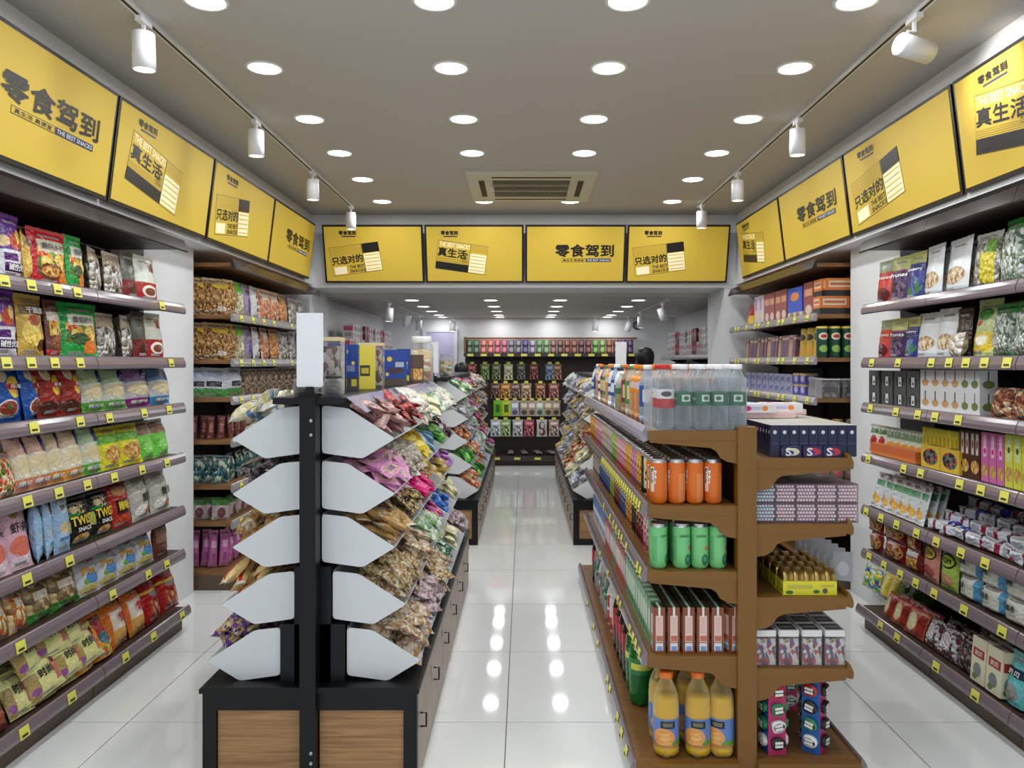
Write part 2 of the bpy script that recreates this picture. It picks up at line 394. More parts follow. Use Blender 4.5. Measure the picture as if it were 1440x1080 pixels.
# ------------------------------------------------------------------ ceiling cassette air conditioner
ACW = mat('aircon_cream', (206, 203, 186), .45); DARK = mat('dark_void', (14, 14, 15), .6)
ac = empty('air_conditioner', (.055, 6.195, CEIL), 'cream square cassette air conditioner with a ribbed grille in the ceiling', 'air conditioner')
S = .49
fr = MB()
for a, b, c, d in ((-S, S, -S, -.30), (-S, S, .30, S), (-S, -.30, -.30, .30), (.30, S, -.30, .30)): fr.box(a, b, c, d, -.028, 0)
ob('panel', fr.mesh('panel', ACW), ac)
ob('recess', MB().box(-.30, .30, -.30, .30, -.012, 0).mesh('recess', DARK), ac)
for (a, b, c, d) in ((-.3, .3, -.40, -.365), (-.3, .3, .365, .40), (-.405, -.36, -.28, .28), (.36, .405, -.28, .28)):
    ob('louvre_slot', MB().box(a, b, c, d, -.0295, -.026).mesh('louvre_slot', DARK), ac)
for (a, b, c, d) in ((-.345, -.318, -.28, .28), (.318, .345, -.28, .28)):
    ob('louvre', MB().box(a, b, c, d, -.034, -.026).mesh('louvre', ACW), ac)
sl = MB().box(-.0035, .0035, -.3, .3, -.026, -.012).mesh('slat', mat('grille_grey', (120, 116, 112), .5))
for i in range(46): ob('slat', sl, ac, (-.295+i*.0131, 0, 0))
for y in (-.1, .1): ob('grille_bar', MB().box(-.3, .3, y-.005, y+.005, -.027, -.012).mesh('grille_bar', ACW), ac)
for y in (-.05, .04): ob('sensor', MB().lathe([(.001, -.036), (.02, -.034), (.022, -.027)], 12).mesh('sensor', WHITEP), ac, (-.315, y, 0))

# ------------------------------------------------------------------ yellow screens
YEL = (204, 174, 66)
SCR = mat('yellow_screen', YEL, .45, emit=.17, spec=.3); BEZ = mat('bezel', (24, 20, 18), .35)
INK = mat('screen_black', (26, 24, 22), .4, emit=.02); PALE = mat('screen_white', (250, 238, 196), .4, emit=.2); NAVY = mat('screen_navy', (52, 54, 74), .4, emit=.05)
BLUEW = mat('screen_bluewhite', (190, 196, 214), .4, emit=.3); OCH = mat('screen_ochre', (150, 120, 30), .4, emit=.2)
def screen(kind, w, h, M, label):
    o = empty('wall_screen', (0, 0, 0), label, 'screen', 'yellow advertising screens'); o.matrix_world = M
    b = .017
    ob('bezel', MB().box(-w/2, w/2, 0, .028, -h/2, h/2).mesh('bezel', BEZ), o)
    sc = ob('panel', MB().box(-w/2+b, w/2-b, -.003, .0, -h/2+b, h/2-b).mesh('panel', SCR), o)
    q = w/.94
    def part(name, f, m):
        mb = MB(); f(mb); ob(name, mb.mesh(name, m), sc)
    def tx(name, s, cx, cz, tw, th, m, bold=.02, rot=0): part(name, lambda mb: add_text(mb, s, cx*w, cz*h, tw*w, th*h, -.0058, 0, bold, rot), m)
    def rc(name, cx, cz, rw, rh, m, rot=0, lift=.0040):
        def f(mb):
            c, s = math.cos(rot), math.sin(rot)
            P = [(cx*w+a*c-bb*s, cz*h+a*s+bb*c) for a, bb in ((-rw*w/2, -rh*h/2), (rw*w/2, -rh*h/2), (rw*w/2, rh*h/2), (-rw*w/2, rh*h/2))]
            mb.prism(P, -lift, -.0028, 'y')
        part(name, f, m)
    if kind == 'logo':
        cx = {0: .12}.get(0)
        tx('headline', '零食驾到', .09, .06, .58, .21, INK, .028)
        rc('slogan_bar', -.02, -.105, .24, .062, INK); rc('slogan_fill', -.02, -.105, .235, .05, SCR, 0, .0048)
        tx('slogan', '真生活 真便宜', -.02, -.105, .21, .036, INK, .02)
        rc('slogan_bar', .23, -.105, .25, .062, NAVY); tx('slogan', 'THE BEST SNACKS', .23, -.105, .23, .036, BLUEW, .02)
        return o
    tx('logo', '零食驾到', -.25, .365, .17, .07, INK, .04); rc('slogan_bar', -.24, .305, .14, .02, NAVY)
    if kind == 'life':
        r = -.14; c0x, c0z = -.13, -.06; C, Sn = math.cos(r), math.sin(r)
        def lp(a, bb):      # position on the tilted card, in fractions
            ax, az = a*w, bb*h; return (c0x+(ax*C-az*Sn)/w, c0z+(ax*Sn+az*C)/h)
        rc('card_edge', c0x, c0z, .51, .50, INK, r, .0036); rc('card', c0x, c0z, .505, .488, SCR, r, .0042)
        x, z = lp(-.085, .19); tx('english_slogan', 'THE BEST SNACKS', x, z, .31, .075, PALE, .02, r)
        x, z = lp(-.10, .055); tx('headline', '真生活', x, z, .29, .15, INK, .03, r)
        for i in range(4):
            x, z = lp(-.09, -.05-.018*i); rc('hatch_line', x, z, .32, .006, OCH, r, .0048)
        x, z = lp(-.0875, -.18); rc('black_block', x, z, .33, .125, INK, r, .005)
        x, z = lp(.165, -.07); rc('pattern_block', x, z, .165, .32, PALE, r, .005)
        for i in range(5):
            x, z = lp(.165, -.19+.06*i); rc('pattern_stripe', x, z, .15, .014, SCR, r, .0056)
        for i in range(6):
            x, z = lp(.165, .13+.02*i); rc('hatch_line', x, z, .165, .005, OCH, r, .0048)
        x, z = lp(.05, .06); rc('dot', x, z, .016, .03, INK, r, .005)
        for i, t in enumerate(('THE', 'BEST', 'SNACKS')):
            x, z = lp(.035, .005-.036*i); tx('small_print', t, x, z, .06, .022, INK, .01, r)
        x, z = lp(.078, 0); rc('divider', x, z, .004, .49, INK, r, .0052)
    else:
        r = .13; c0x, c0z = -.18, -.085; C, Sn = math.cos(r), math.sin(r)
        def lp(a, bb):
            ax, az = a*w, bb*h; return (c0x+(ax*C-az*Sn)/w, c0z+(ax*Sn+az*C)/h)
        rc('card_edge', c0x, c0z, .50, .50, INK, r, .0036); rc('card', c0x, c0z, .495, .488, SCR, r, .0042)
        for i in range(6):
            x, z = lp(-.08, .10+.024*i); rc('hatch_line', x, z, .33, .006, OCH, r, .0048)
        x, z = lp(.165, .165); rc('black_block', x, z, .165, .16, INK, r, .005)
        x, z = lp(-.085, .01); tx('headline', '只选对的', x, z, .31, .14, INK, .03, r)
        x, z = lp(-.17, -.165); rc('pattern_block', x, z, .125, .13, PALE, r, .005)
        for i, t in enumerate(('THE BEST', 'SNACKS')):
            x, z = lp(0, -.125-.075*i); tx('english_slogan', t, x, z, .15, .055, INK, .02, r)
        x, z = lp(.165, -.08); rc('pattern_block', x, z, .16, .31, PALE, r, .005)
        for i in range(5):
            x, z = lp(.165, -.2+.06*i); rc('pattern_stripe', x, z, .145, .014, SCR, r, .0056)
        x, z = lp(.078, 0); rc('divider', x, z, .004, .49, INK, r, .0052)
    return o
def tilted(loc, rz, t): return Matrix.Translation(loc) @ Matrix.Rotation(rz, 4, 'Z') @ Matrix.Rotation(t, 4, 'X')
for i, (y0, y1, k, lb) in enumerate([(2.55, 3.685, 'logo', 'yellow screen with large black shop name, first on left wall'), (3.70, 4.825, 'life', 'yellow screen with a tilted slogan card, second on left wall'),
        (4.845, 5.995, 'pick', 'yellow screen with slogan card, third on left wall'), (6.01, 7.16, 'logo', 'yellow screen with shop name, left wall next to the beam')]):
    screen(k, y1-y0, .51, tilted((-1.962, (y0+y1)/2, 2.548), PI/2, .118), lb)
for i, (y0, y1, k, lb) in enumerate([(2.35, 3.53, 'life', 'yellow screen cut by the frame, nearest on right wall'), (3.55, 4.74, 'pick', 'yellow screen with a tilted slogan card, second nearest on right wall'),
        (4.76, 5.95, 'logo', 'yellow screen with black shop name, third on right wall'), (5.97, 7.13, 'life', 'yellow screen with slogan card, right wall next to the beam')]):
    screen(k, y1-y0, .51, tilted((1.985, (y0+y1)/2, 2.548), -PI/2, .118), lb)
for x0, x1, k, lb in ((-1.89, -.949, 'pick', 'yellow screen with slogan card, leftmost of four on the beam'), (-.932, -.004, 'life', 'yellow screen with tilted slogan card, second from left on the beam'),
        (.012, .955, 'logo', 'yellow screen with shop name in the middle, third on the beam'), (.968, 1.93, 'pick', 'yellow screen with slogan card, rightmost of four on the beam')):
    screen(k, x1-x0, .545, tilted(((x0+x1)/2, 7.29, 2.545), 0, .28), lb)
# ------------------------------------------------------------------ wall racks
RAIL = mat('rail_mauve', (122, 108, 114), .16, spec=.9); BOARD = mat('board_brown', (58, 40, 30), .5); BACKP = mat('rack_back', (36, 27, 23), .6)
WOODS = wood('shelf_wood', (118, 80, 44), (142, 100, 58), .45, (1, 8, 8)); TAGY = mat('tag_yellow', (230, 224, 96), .5); TAGK = mat('tag_print', (40, 40, 30), .5)
CLEAR = mat('clear_strip', (190, 184, 200), .12, trans=.55); HOOD = mat('hood_metal', (62, 53, 51), .16, .35, spec=.9)
LEV = [1.837, 1.533, 1.278, .994, .693, .446]
BASEZ = .13
tag_cache = {}
def price_tag(parent, sgn, x, y, z, org, w=.056, h=.042):
    k = (sgn, w)
    if k not in tag_cache:
        mb = MB(); mb.prism([(sgn*.0, -h/2), (sgn*.002, -h/2), (sgn*-.006, h/2), (sgn*-.008, h/2)], -w/2, w/2, 'y')
        mb.prism([(sgn*.0028, -h*.3), (sgn*.0034, -h*.3), (sgn*.0014, -h*.12), (sgn*.0008, -h*.12)], -w*.35, w*.25, 'y', 1)
        tag_cache[k] = mb.mesh('price_tag', [TAGY, TAGK])
    ob('price_tag', tag_cache[k], parent, (x-org[0], y-org[1], z-org[2]))
def rail_prof(x, s, z): return [(x, z+.012), (x+s*.006, z+.017), (x+s*.011, z+.012), (x+s*.019, z-.004), (x+s*.023, z-.02), (x+s*.022, z-.034), (x+s*.017, z-.041), (x, z-.036)]
def rack(s, name, label, Xf, Xb, y0, y1, tags, endwood=False, lev=LEV, hood=True, basez=BASEZ, group='wall racks'):
    """s: +1 shelves face +X, -1 shelves face -X"""
    org = (Xf-s*.2, (y0+y1)/2, 0); R = empty(name, org, label, 'shelf rack', group)
    def P(n, mb, m, par=R): return ob(n, mb.mesh(n, m, org), par)
    a, b = sorted((Xb, Xb+s*.02)); P('back_panel', MB().box(a, b, y0+.004, y1-.004, .02, 2.16), BACKP)
    for y in (y0+.004, y1-.03): a, b = sorted((Xb+s*.02, Xb+s*.045)); P('upright', MB().box(a, b, y, y+.026, 0, 2.16), BACKP)
    for li, z in enumerate(lev):
        a, b = sorted((Xb+s*.045, Xf)); e = .003
        sh = P('shelf', MB().box(a, b, y0+e, y1-e, z-.02, z+.008), WOODS if endwood else BOARD)
        P('rail', MB().prism(rail_prof(Xf, s, z), y0+e, y1-e), RAIL if not endwood else mat('rail_grey', (150, 146, 148), .2, spec=.7), sh)
        for br in (y0+.05, y1-.055):
            c, d = sorted((Xb+s*.045, Xb+s*.25)); P('bracket', MB().prism([(Xb+s*.045, z-.02), (Xb+s*.25, z-.02), (Xb+s*.045, z-.075)], br, br+.005), BACKP, sh)
        for ty in tags[li] if li < len(tags) else ():
            if y0+.03 < ty < y1-.03: price_tag(sh, s, Xf+s*.027, ty, z-.012, org)
    # base plinth
    bx = Xf+s*.03; a, b = sorted((Xb+s*.02, bx)); z = basez
    bs = P('base', MB().box(a, b-(.0 if s > 0 else 0), y0+.003, y1-.003, z-.03, z), WOODS if endwood else BOARD)
    a, b = sorted((Xb+s*.02, bx-s*.03)); P('kickboard', MB().box(a, b, y0+.003, y1-.003, 0, z-.03), mat('kick_brown', (96, 78, 62), .5))
    P('rail', MB().prism(rail_prof(bx, s, z), y0+.003, y1-.003), RAIL, bs)
    for ty in tags[len(lev)] if len(tags) > len(lev) else ():
        if y0+.03 < ty < y1-.03: price_tag(bs, s, bx+s*.027, ty, z-.012, org)
    if hood:
        a, b = sorted((Xb+s*.02, Xf)); hd = P('hood', MB().box(a, b, y0+.002, y1-.002, 2.165, 2.19), BOARD if not endwood else WOODS)
        P('fascia', MB().prism([(Xf, 2.215), (Xf+s*.01, 2.218), (Xf+s*.035, 2.155), (Xf+s*.028, 2.148), (Xf, 2.16)], y0+.002, y1-.002), HOOD, hd)
    return R
def tagY(xs, X): return [YP(x, X) for x in xs]
LT = [tagY(t, -1.93) for t in ([5, 43, 80, 108, 137, 227], [8, 43, 76, 112, 139, 240], [47, 112, 153, 202, 237], [38, 82, 122, 160, 199, 234], [37, 97], [28, 158, 208, 234], [22, 90, 167, 207, 248])]
RT = [tagY(t, 1.94) for t in ([], [1228, 1265, 1312, 1337, 1361, 1387, 1419], [1226, 1262, 1293, 1317, 1350], [1223, 1273, 1297, 1352, 1382, 1415], [1220, 1241, 1263, 1291, 1319, 1354, 1388, 1435], [1224, 1245, 1268, 1290, 1316, 1358, 1412], [1248, 1272, 1328, 1384])]
rack(1, 'shelf_rack', 'brown wall rack bay on the left nearest the camera, mauve rails', -1.95, -2.4, 2.59, 3.5, LT)
rack(1, 'shelf_rack', 'brown wall rack bay on the left beside the white pier', -1.95, -2.4, 3.5, 4.41, LT)
rack(-1, 'shelf_rack', 'brown wall rack bay on the right nearest the camera, mauve rails', 1.955, 2.4, 2.36, 3.04, RT)
rack(-1, 'shelf_rack', 'brown wall rack bay in the middle of right front wall', 1.955, 2.4, 3.04, 3.72, RT)
rack(-1, 'shelf_rack', 'brown wall rack bay on the right beside the white pier', 1.955, 2.4, 3.72, 4.44, RT)
TL2 = [[5.3+.23*i for i in range(9)] for _ in range(7)]
rack(1, 'shelf_rack', 'wood-edged rear rack on the left, near half beyond the pier', -1.96, -2.45, 5.16, 6.24, TL2, True)
rack(1, 'shelf_rack', 'wood-edged rear rack on the left, far half by the column', -1.96, -2.45, 6.24, 7.32, TL2, True)
TR2 = [[5.3+.2*i+.05*(i % 3) for i in range(10)] for _ in range(7)]
LEV_R2 = [1.84, 1.547, 1.274, 1.03, .724, .46]
rack(-1, 'shelf_rack', 'wood-edged rear rack on the right, near half beyond the pier', 1.965, 2.45, 5.18, 6.25, TR2, True, LEV_R2)
rack(-1, 'shelf_rack', 'wood-edged rear rack on the right, far half by the column', 1.965, 2.45, 6.25, 7.32, TR2, True, LEV_R2)

# ------------------------------------------------------------------ kinds of goods for the wall racks
WT = mat('print_white', (240, 240, 236), .45); KT = mat('print_black', (24, 22, 24), .45); RT_ = mat('print_red', (196, 30, 36), .45); YT = mat('print_yellow', (240, 210, 60), .45)
PUT = mat('print_purple', (70, 24, 96), .45); GT = mat('print_green', (30, 110, 50), .45)
def seal(n, c): return mat('seal_'+n, c, .3, bump=.2, nscale=60)
FOOD = ('v', 9, (214, 170, 80), (230, 200, 130), (190, 120, 50)); NUT = ('v', 11, (176, 140, 96), (206, 178, 136), (128, 96, 66), (222, 206, 180)); GREENF = ('v', 8, (74, 130, 50), (232, 160, 60), (200, 60, 40), (240, 210, 110))
K = {}
def B(key, desc, w, h, d, base, layers=(), style='pillow', sc=None, texts=(), rough=.3, cat='snack bag', crinkle=.6, name=None):
    rough = min(rough, .22); x0 = .12+.02*(len(key) % 5)
    layers = list(layers)+[('r', x0, x0+.42, .06, .115, ('s', 20, (236, 234, 228), (70, 60, 60))), ('r', .22, .78, .885, .93, ('s', 17, (232, 228, 220), (90, 70, 70)))]
    K[key] = bag(name or key, desc, w, h, d, pr(key, base, layers, rough, crinkle), style, seal(key, sc) if sc else None, texts, cat)
B('purple_crisp_bag', 'purple and white crisp bag', .165, .255, .06, (112, 62, 150), [('r', 0, 1, 0, .47, (222, 220, 230)), ('e', .55, .62, .27, .14, (190, 70, 40)), ('e', .68, .7, .13, .11, (236, 200, 120)), ('r', .12, .98, .13, .27, (74, 28, 100)), ('r', .1, .6, .30, .42, (92, 40, 120)), ('e', .12, .6, .16, .09, (220, 190, 140))], sc=(120, 70, 160),
  texts=[('碱性伏达', .05, .2, .7, .10, WT, .03)])
B('mint_crisp_bag', 'mint green crisp bag', .165, .255, .06, (126, 200, 160), [('r', 0, 1, 0, .4, (226, 236, 232)), ('r', .1, .95, .12, .26, (40, 150, 110)), ('e', .5, .66, .3, .18, (130, 70, 40))], sc=(130, 205, 165))
B('red_noodle_bag', 'red snack bag with a noodle bowl picture', .24, .235, .06, (196, 30, 44), [('r', .12, .98, .3, .74, GREENF), ('r', .15, .9, .62, .84, (226, 214, 190)), ('e', .45, .26, .33, .15, (120, 66, 36)), ('e', .45, .27, .24, .1, ('v', 14, (200, 130, 60), (150, 80, 40), (226, 180, 90))), ('e', .85, .18, .18, .12, (232, 130, 40))], sc=(200, 40, 50),
  texts=[('美味乡村', .0, .72, .55, .12, KT, .02)])
B('green_noodle_bag', 'green snack bag with vegetables and noodles', .22, .24, .06, (40, 160, 70), [('r', .1, .92, .3, .66, GREENF), ('r', .15, .85, .62, .82, (224, 220, 206)), ('e', .42, .36, .25, .12, (60, 90, 50)), ('e', .72, .2, .2, .14, (236, 130, 50)), ('r', 0, 1, 0, .08, (60, 190, 100))], sc=(40, 170, 70),
  texts=[('香菇肥牛', .0, .72, .5, .11, KT, .02)])
B('gold_noodle_bag', 'gold snack bag with brown lettering', .2, .25, .06, (206, 168, 74), [('r', .06, .94, .7, .86, (130, 100, 60)), ('e', .5, .42, .42, .24, ('v', 7, (236, 206, 96), (214, 176, 70), (250, 226, 130))), ('e', .75, .2, .2, .1, (92, 50, 24)), ('e', .5, .62, .25, .1, (176, 80, 40))], sc=(214, 180, 90),
  texts=[('干脆面', .0, .78, .6, .1, WT, .03)])
B('brown_noodle_bag', 'brown and orange snack bag', .18, .24, .06, (110, 66, 52), [('r', .06, .94, .66, .82, (214, 206, 190)), ('r', .1, .9, .4, .66, ('v', 8, (230, 190, 60), (190, 80, 40), (240, 220, 130))), ('e', .5, .28, .36, .13, (150, 86, 48)), ('r', 0, 1, 0, .14, (196, 40, 44))], sc=(120, 70, 60))
B('clear_nut_bag', 'clear bag of pale nuts', .18, .21, .06, ('v', 8, (150, 140, 128), (196, 190, 180), (106, 94, 84), (224, 222, 218)), [('r', 0, 1, .72, 1, (170, 152, 128))], sc=(176, 168, 156), rough=.15)
B('red_paper_bag', 'white and red paper nut bag', .16, .24, .07, (222, 226, 212), [('r', 0, 1, 0, .44, (170, 30, 36)), ('e', .5, .24, .34, .14, (236, 226, 214)), ('e', .5, .23, .25, .09, (120, 60, 44)), ('r', .62, .9, .7, .92, (160, 40, 50))], 'stand', sc=(224, 226, 214), rough=.6, crinkle=.15)
B('dark_paper_bag', 'dark and red paper nut bag', .14, .24, .06, (84, 86, 78), [('r', 0, 1, 0, .42, (120, 24, 32)), ('e', .5, .22, .3, .12, (70, 30, 30))], 'stand', sc=(80, 80, 74), rough=.6, crinkle=.15)
def crisps(key, desc, base, rib, extra, txt):
    B(key, desc, .18, .25, .085, base, [('e', .3, .82, .17, .13, (230, 206, 170)), ('e', .64, .6, .24, .2, (246, 206, 50)), ('r', .38, .90, .55, .66, (204, 30, 36))]+extra, sc=rib, texts=[(txt, .14, .605, .42, .075, WT, .03)], cat='crisp bag')
crisps('blue_crisp_bag', 'royal blue potato crisp bag with red and yellow emblem', (28, 88, 178), (40, 100, 190), [('e', .42, .22, .29, .16, (240, 226, 214)), ('e', .42, .22, .25, .13, (150, 60, 40)), ('e', .42, .24, .08, .05, (70, 120, 50))], '乐事')
crisps('red_crisp_bag', 'brick red potato crisp bag with yellow emblem', (164, 44, 34), (176, 56, 44), [('e', .3, .16, .3, .14, (84, 40, 30)), ('e', .8, .2, .2, .12, (96, 52, 40))], '乐事')
def wave(key, desc, top, mid, bot, txt):
    B(key, desc, .16, .24, .08, top, [('r', 0, 1, .18, .6, mid), ('e', .5, .42, .42, .15, (230, 214, 170)), ('e', .74, .74, .22, .15, (36, 48, 120)), ('r', 0, 1, 0, .2, bot)], sc=top, texts=[(txt, -.08, .12, .6, .07, WT, .03)], cat='crisp bag')
wave('green_wave_bag', 'white and green wavy crisp bag', (176, 206, 160), (214, 220, 206), (96, 176, 66), '黄瓜味')
wave('purple_wave_bag', 'grey and magenta crisp bag', (150, 120, 170), (198, 196, 200), (150, 40, 130), '香烤味')
wave('grey_wave_bag', 'grey and blue crisp bag', (90, 130, 176), (200, 204, 206), (60, 140, 200), '海盐味')
wave('pink_wave_bag', 'pale crisp bag with pink top and navy oval', (226, 180, 160), (232, 222, 200), (214, 140, 110), '原切')
wave('orange_wave_bag', 'white crisp bag with orange foot and navy oval', (230, 206, 170), (236, 228, 206), (222, 150, 60), '原切')
B('red_jelly_bag', 'clear bag of red and green sweets', .14, .17, .06, ('v', 9, (200, 70, 40), (232, 180, 120), (70, 140, 50), (240, 220, 190)), [('r', .1, .9, .84, .98, (190, 160, 120))], rough=.15)
B('yellow_corn_bag', 'yellow snack bag with corn sticks', .16, .2, .07, (232, 220, 50), [('r', 0, 1, .62, .84, (110, 180, 60)), ('e', .5, .34, .4, .22, FOOD)], sc=(226, 212, 60))
B('green_bean_bag', 'bright green snack bag with brown top', .15, .2, .07, (112, 206, 74), [('r', 0, 1, .66, 1, (150, 116, 92)), ('e', .5, .36, .3, .18, (150, 224, 110))], sc=(140, 110, 90))
B('pink_prawn_bag', 'pale pink prawn snack bag', .19, .25, .05, (226, 180, 196), [('e', .5, .36, .42, .16, (226, 120, 100)), ('r', .1, .9, .02, .2, (228, 206, 216)), ('e', .42, .86, .14, .05, (170, 130, 60))], sc=(230, 190, 204), texts=[('虾条', 0, .66, .66, .16, KT, .02)])
B('pale_blue_bag', 'pale blue biscuit bag', .14, .25, .05, (158, 192, 222), [('e', .5, .42, .3, .1, (224, 200, 150)), ('e', .5, .8, .3, .12, (222, 228, 236)), ('r', .2, .8, .2, .26, (90, 130, 180))], sc=(150, 186, 220), texts=[('饼干', 0, .78, .5, .1, KT, .02)])
B('twist_bag', 'black snack bag with yellow twist lettering', .19, .2, .08, (26, 26, 22), [('e', .5, .78, .3, .12, ('v', 8, (220, 200, 150), (40, 36, 28), (200, 170, 110))), ('e', .5, .12, .3, .1, FOOD), ('r', .02, .14, .3, .6, (190, 200, 90)), ('r', 0, 1, 0, .05, (40, 90, 40)), ('e', .3, .66, .2, .05, (40, 130, 50))], sc=(30, 60, 34),
  texts=[('TWIST', .03, .52, .72, .2, YT, .03), ('SNACK', .03, .32, .45, .09, WT, .02)])
B('red_chip_bag', 'dark red snack bag with chilli picture', .17, .22, .07, (176, 42, 34), [('e', .5, .82, .3, .12, (206, 140, 80)), ('r', .25, .75, .3, .62, (60, 24, 22)), ('e', .5, .14, .4, .12, (206, 70, 40))], sc=(150, 60, 50), texts=[('辣味', 0, .48, .4, .2, YT, .03)])
B('silver_cat_bag', 'silver grey snack bag with black lettering', .17, .22, .07, (200, 198, 186), [('e', .4, .2, .3, .14, (236, 234, 228)), ('e', .75, .18, .2, .1, (180, 120, 70)), ('e', .5, .8, .36, .12, (172, 166, 150))], sc=(186, 184, 172), texts=[('脆脆', .16, .5, .5, .2, KT, .02)])
B('orange_cake_bag', 'clear bag of round orange cakes', .18, .19, .07, ('v', 5, (206, 130, 60), (232, 206, 150), (150, 110, 70), (190, 90, 50)), [('r', .0, 1, .84, 1, (150, 140, 110)), ('r', .3, .7, .55, .78, (230, 220, 196))], rough=.15)
B('green_cake_bag', 'clear green-bottomed bag of brown cakes', .17, .19, .07, ('v', 5, (150, 120, 80), (206, 180, 130), (110, 96, 70)), [('r', 0, 1, 0, .2, (60, 140, 50)), ('r', .2, .7, .5, .7, (216, 208, 186))], rough=.15)
B('white_dog_bag', 'white and blue snack bag with yellow lettering', .16, .2, .06, (220, 224, 232), [('e', .6, .44, .3, .2, (90, 150, 214)), ('e', .45, .14, .4, .14, (222, 206, 120)), ('r', .55, .95, .86, .96, (206, 50, 60)), ('e', .3, .36, .1, .08, (120, 180, 70))], sc=(200, 206, 214), texts=[('Pin', -.05, .64, .5, .2, mat('print_amber', (226, 170, 50), .4), .04)])
B('brown_tall_bag', 'tall brown snack bag', .1, .2, .05, (110, 60, 44), [('r', .1, .9, .4, .8, (150, 110, 80))], sc=(90, 50, 40))
B('yellow_cracker_bag', 'pale yellow cracker pack with black brush lettering', .2, .17, .06, (226, 224, 150), [('r', .0, .26, .0, .7, (176, 150, 90)), ('e', .14, .22, .1, .1, (150, 90, 150)), ('r', .74, .98, .2, .9, (206, 110, 100)), ('e', .86, .8, .08, .12, (50, 36, 34))], sc=(232, 230, 150), texts=[('时尚', .0, .6, .36, .24, KT, .03)], cat='cracker pack')
B('orange_roll_bag', 'orange egg roll bag with red label', .16, .2, .08, (234, 160, 40), [('r', .3, .8, .5, 1, (170, 40, 44)), ('e', .55, .44, .26, .14, (70, 110, 120)), ('e', .6, .16, .34, .14, ('v', 7, (110, 150, 60), (200, 80, 50), (240, 190, 80)))], 'stand', sc=(226, 120, 36), cat='roll bag')
B('amber_roll_bag', 'amber and white bread bag with red writing', .18, .24, .09, (222, 120, 40), [('r', .1, .9, .3, .72, (236, 222, 206)), ('r', .1, .9, .02, .34, (214, 160, 80))], sc=(210, 110, 40), texts=[('饼', .0, .56, .3, .2, RT_, .03)], cat='roll bag')
B('red_roll_bag', 'glossy red bread bag', .16, .24, .09, (170, 26, 30), [('r', .15, .85, .08, .5, ('v', 7, (170, 60, 40), (206, 150, 90), (120, 30, 30))), ('e', .5, .62, .2, .08, (120, 130, 130)), ('r', 0, 1, .66, .72, (220, 180, 60))], sc=(190, 30, 30), cat='roll bag')
B('maroon_bag', 'dark maroon jerky bag', .2, .2, .06, (84, 34, 30), [('r', .05, .95, .55, .8, (40, 20, 22)), ('e', .5, .25, .4, .16, ('v', 9, (150, 70, 40), (110, 46, 34), (190, 110, 70)))], 'stand', sc=(80, 30, 34), texts=[('肉脯', 0, .66, .6, .14, WT, .03)])
# right wall
def pouch(key, desc, base, lay, sc, texts=(), w=.12, h=.24): B(key, desc, w, h, .05, base, lay, 'stand', sc, texts, rough=.45, crinkle=.15, cat='pouch')
pouch('red_prune_pouch', 'red dried fruit pouch', (196, 60, 56), [('e', .5, .22, .4, .18, (90, 24, 36)), ('r', 0, 1, .78, 1, (150, 170, 130))], (160, 170, 140), [('Prunes', 0, .64, .8, .08, WT, .02)])
pouch('purple_prune_pouch', 'dark purple prune pouch', (64, 34, 84), [('e', .5, .26, .44, .2, ('v', 6, (30, 20, 40), (70, 50, 90), (110, 90, 120))), ('r', 0, 1, .72, 1, (196, 200, 120)), ('r', 0, 1, .7, .74, (150, 60, 120))], (200, 206, 130), [('Prunes', 0, .62, .84, .09, WT, .03)])
pouch('blue_berry_pouch', 'deep blue blueberry pouch', (40, 50, 130), [('e', .5, .28, .44, .22, ('v', 5, (40, 60, 140), (90, 110, 180), (60, 120, 60))), ('r', 0, 1, .8, 1, (180, 186, 110))], (190, 196, 120), [('Blueberry', 0, .66, .86, .08, WT, .03)])
pouch('white_nut_pouch', 'white pouch of walnuts', (226, 230, 232), [('e', .5, .34, .42, .17, NUT), ('r', 0, 1, 0, .12, (196, 206, 212))], (220, 224, 228), w=.16, h=.25)
B('clear_yellow_bag', 'clear bag with yellow label', .17, .24, .06, ('v', 8, (160, 156, 146), (206, 204, 198), (120, 112, 100)), [('r', .4, .9, .05, .66, (222, 206, 60)), ('r', .6, .9, .66, .9, (110, 170, 60))], sc=(190, 190, 186), rough=.15)
B('clear_noodle_bag', 'clear bag of glass noodles with green seal', .2, .27, .08, ('v', 12, (150, 160, 146), (206, 212, 204), (96, 120, 90), (228, 232, 230)), [('r', 0, 1, .86, 1, (60, 150, 70)), ('r', 0, 1, .0, .1, (70, 130, 80))], sc=(60, 140, 70), rough=.12, crinkle=.6)
B('green_yellow_bag', 'pale green and yellow garlic bag', .15, .25, .08, (190, 206, 140), [('e', .45, .78, .3, .12, (70, 140, 60)), ('r', .1, .9, .1, .45, (230, 200, 70)), ('e', .5, .3, .25, .1, (240, 236, 214)), ('e', .3, .62, .1, .05, (196, 50, 50))], 'stand', sc=(170, 190, 120))
B('garlic_bag', 'small clear bag of white garlic', .16, .12, .07, ('v', 5, (216, 210, 196), (236, 232, 222), (190, 176, 160)), rough=.15)
B('brown_pouch', 'dark brown snack pouch', .13, .22, .05, (70, 46, 36), [('e', .5, .3, .36, .16, (140, 84, 44))], 'stand', sc=(60, 44, 36))
B('fig_bag', 'orange brown bag of dried slices', .19, .13, .06, ('v', 6, (150, 84, 50), (190, 120, 76), (226, 206, 170), (120, 60, 40)), rough=.15)
B('green_white_pouch', 'small white and green fruit pouch', .085, .15, .03, (200, 210, 190), [('e', .5, .34, .36, .2, (226, 150, 60)), ('r', .1, .9, .66, .9, (120, 150, 110))], 'stand', sc=(160, 176, 150))
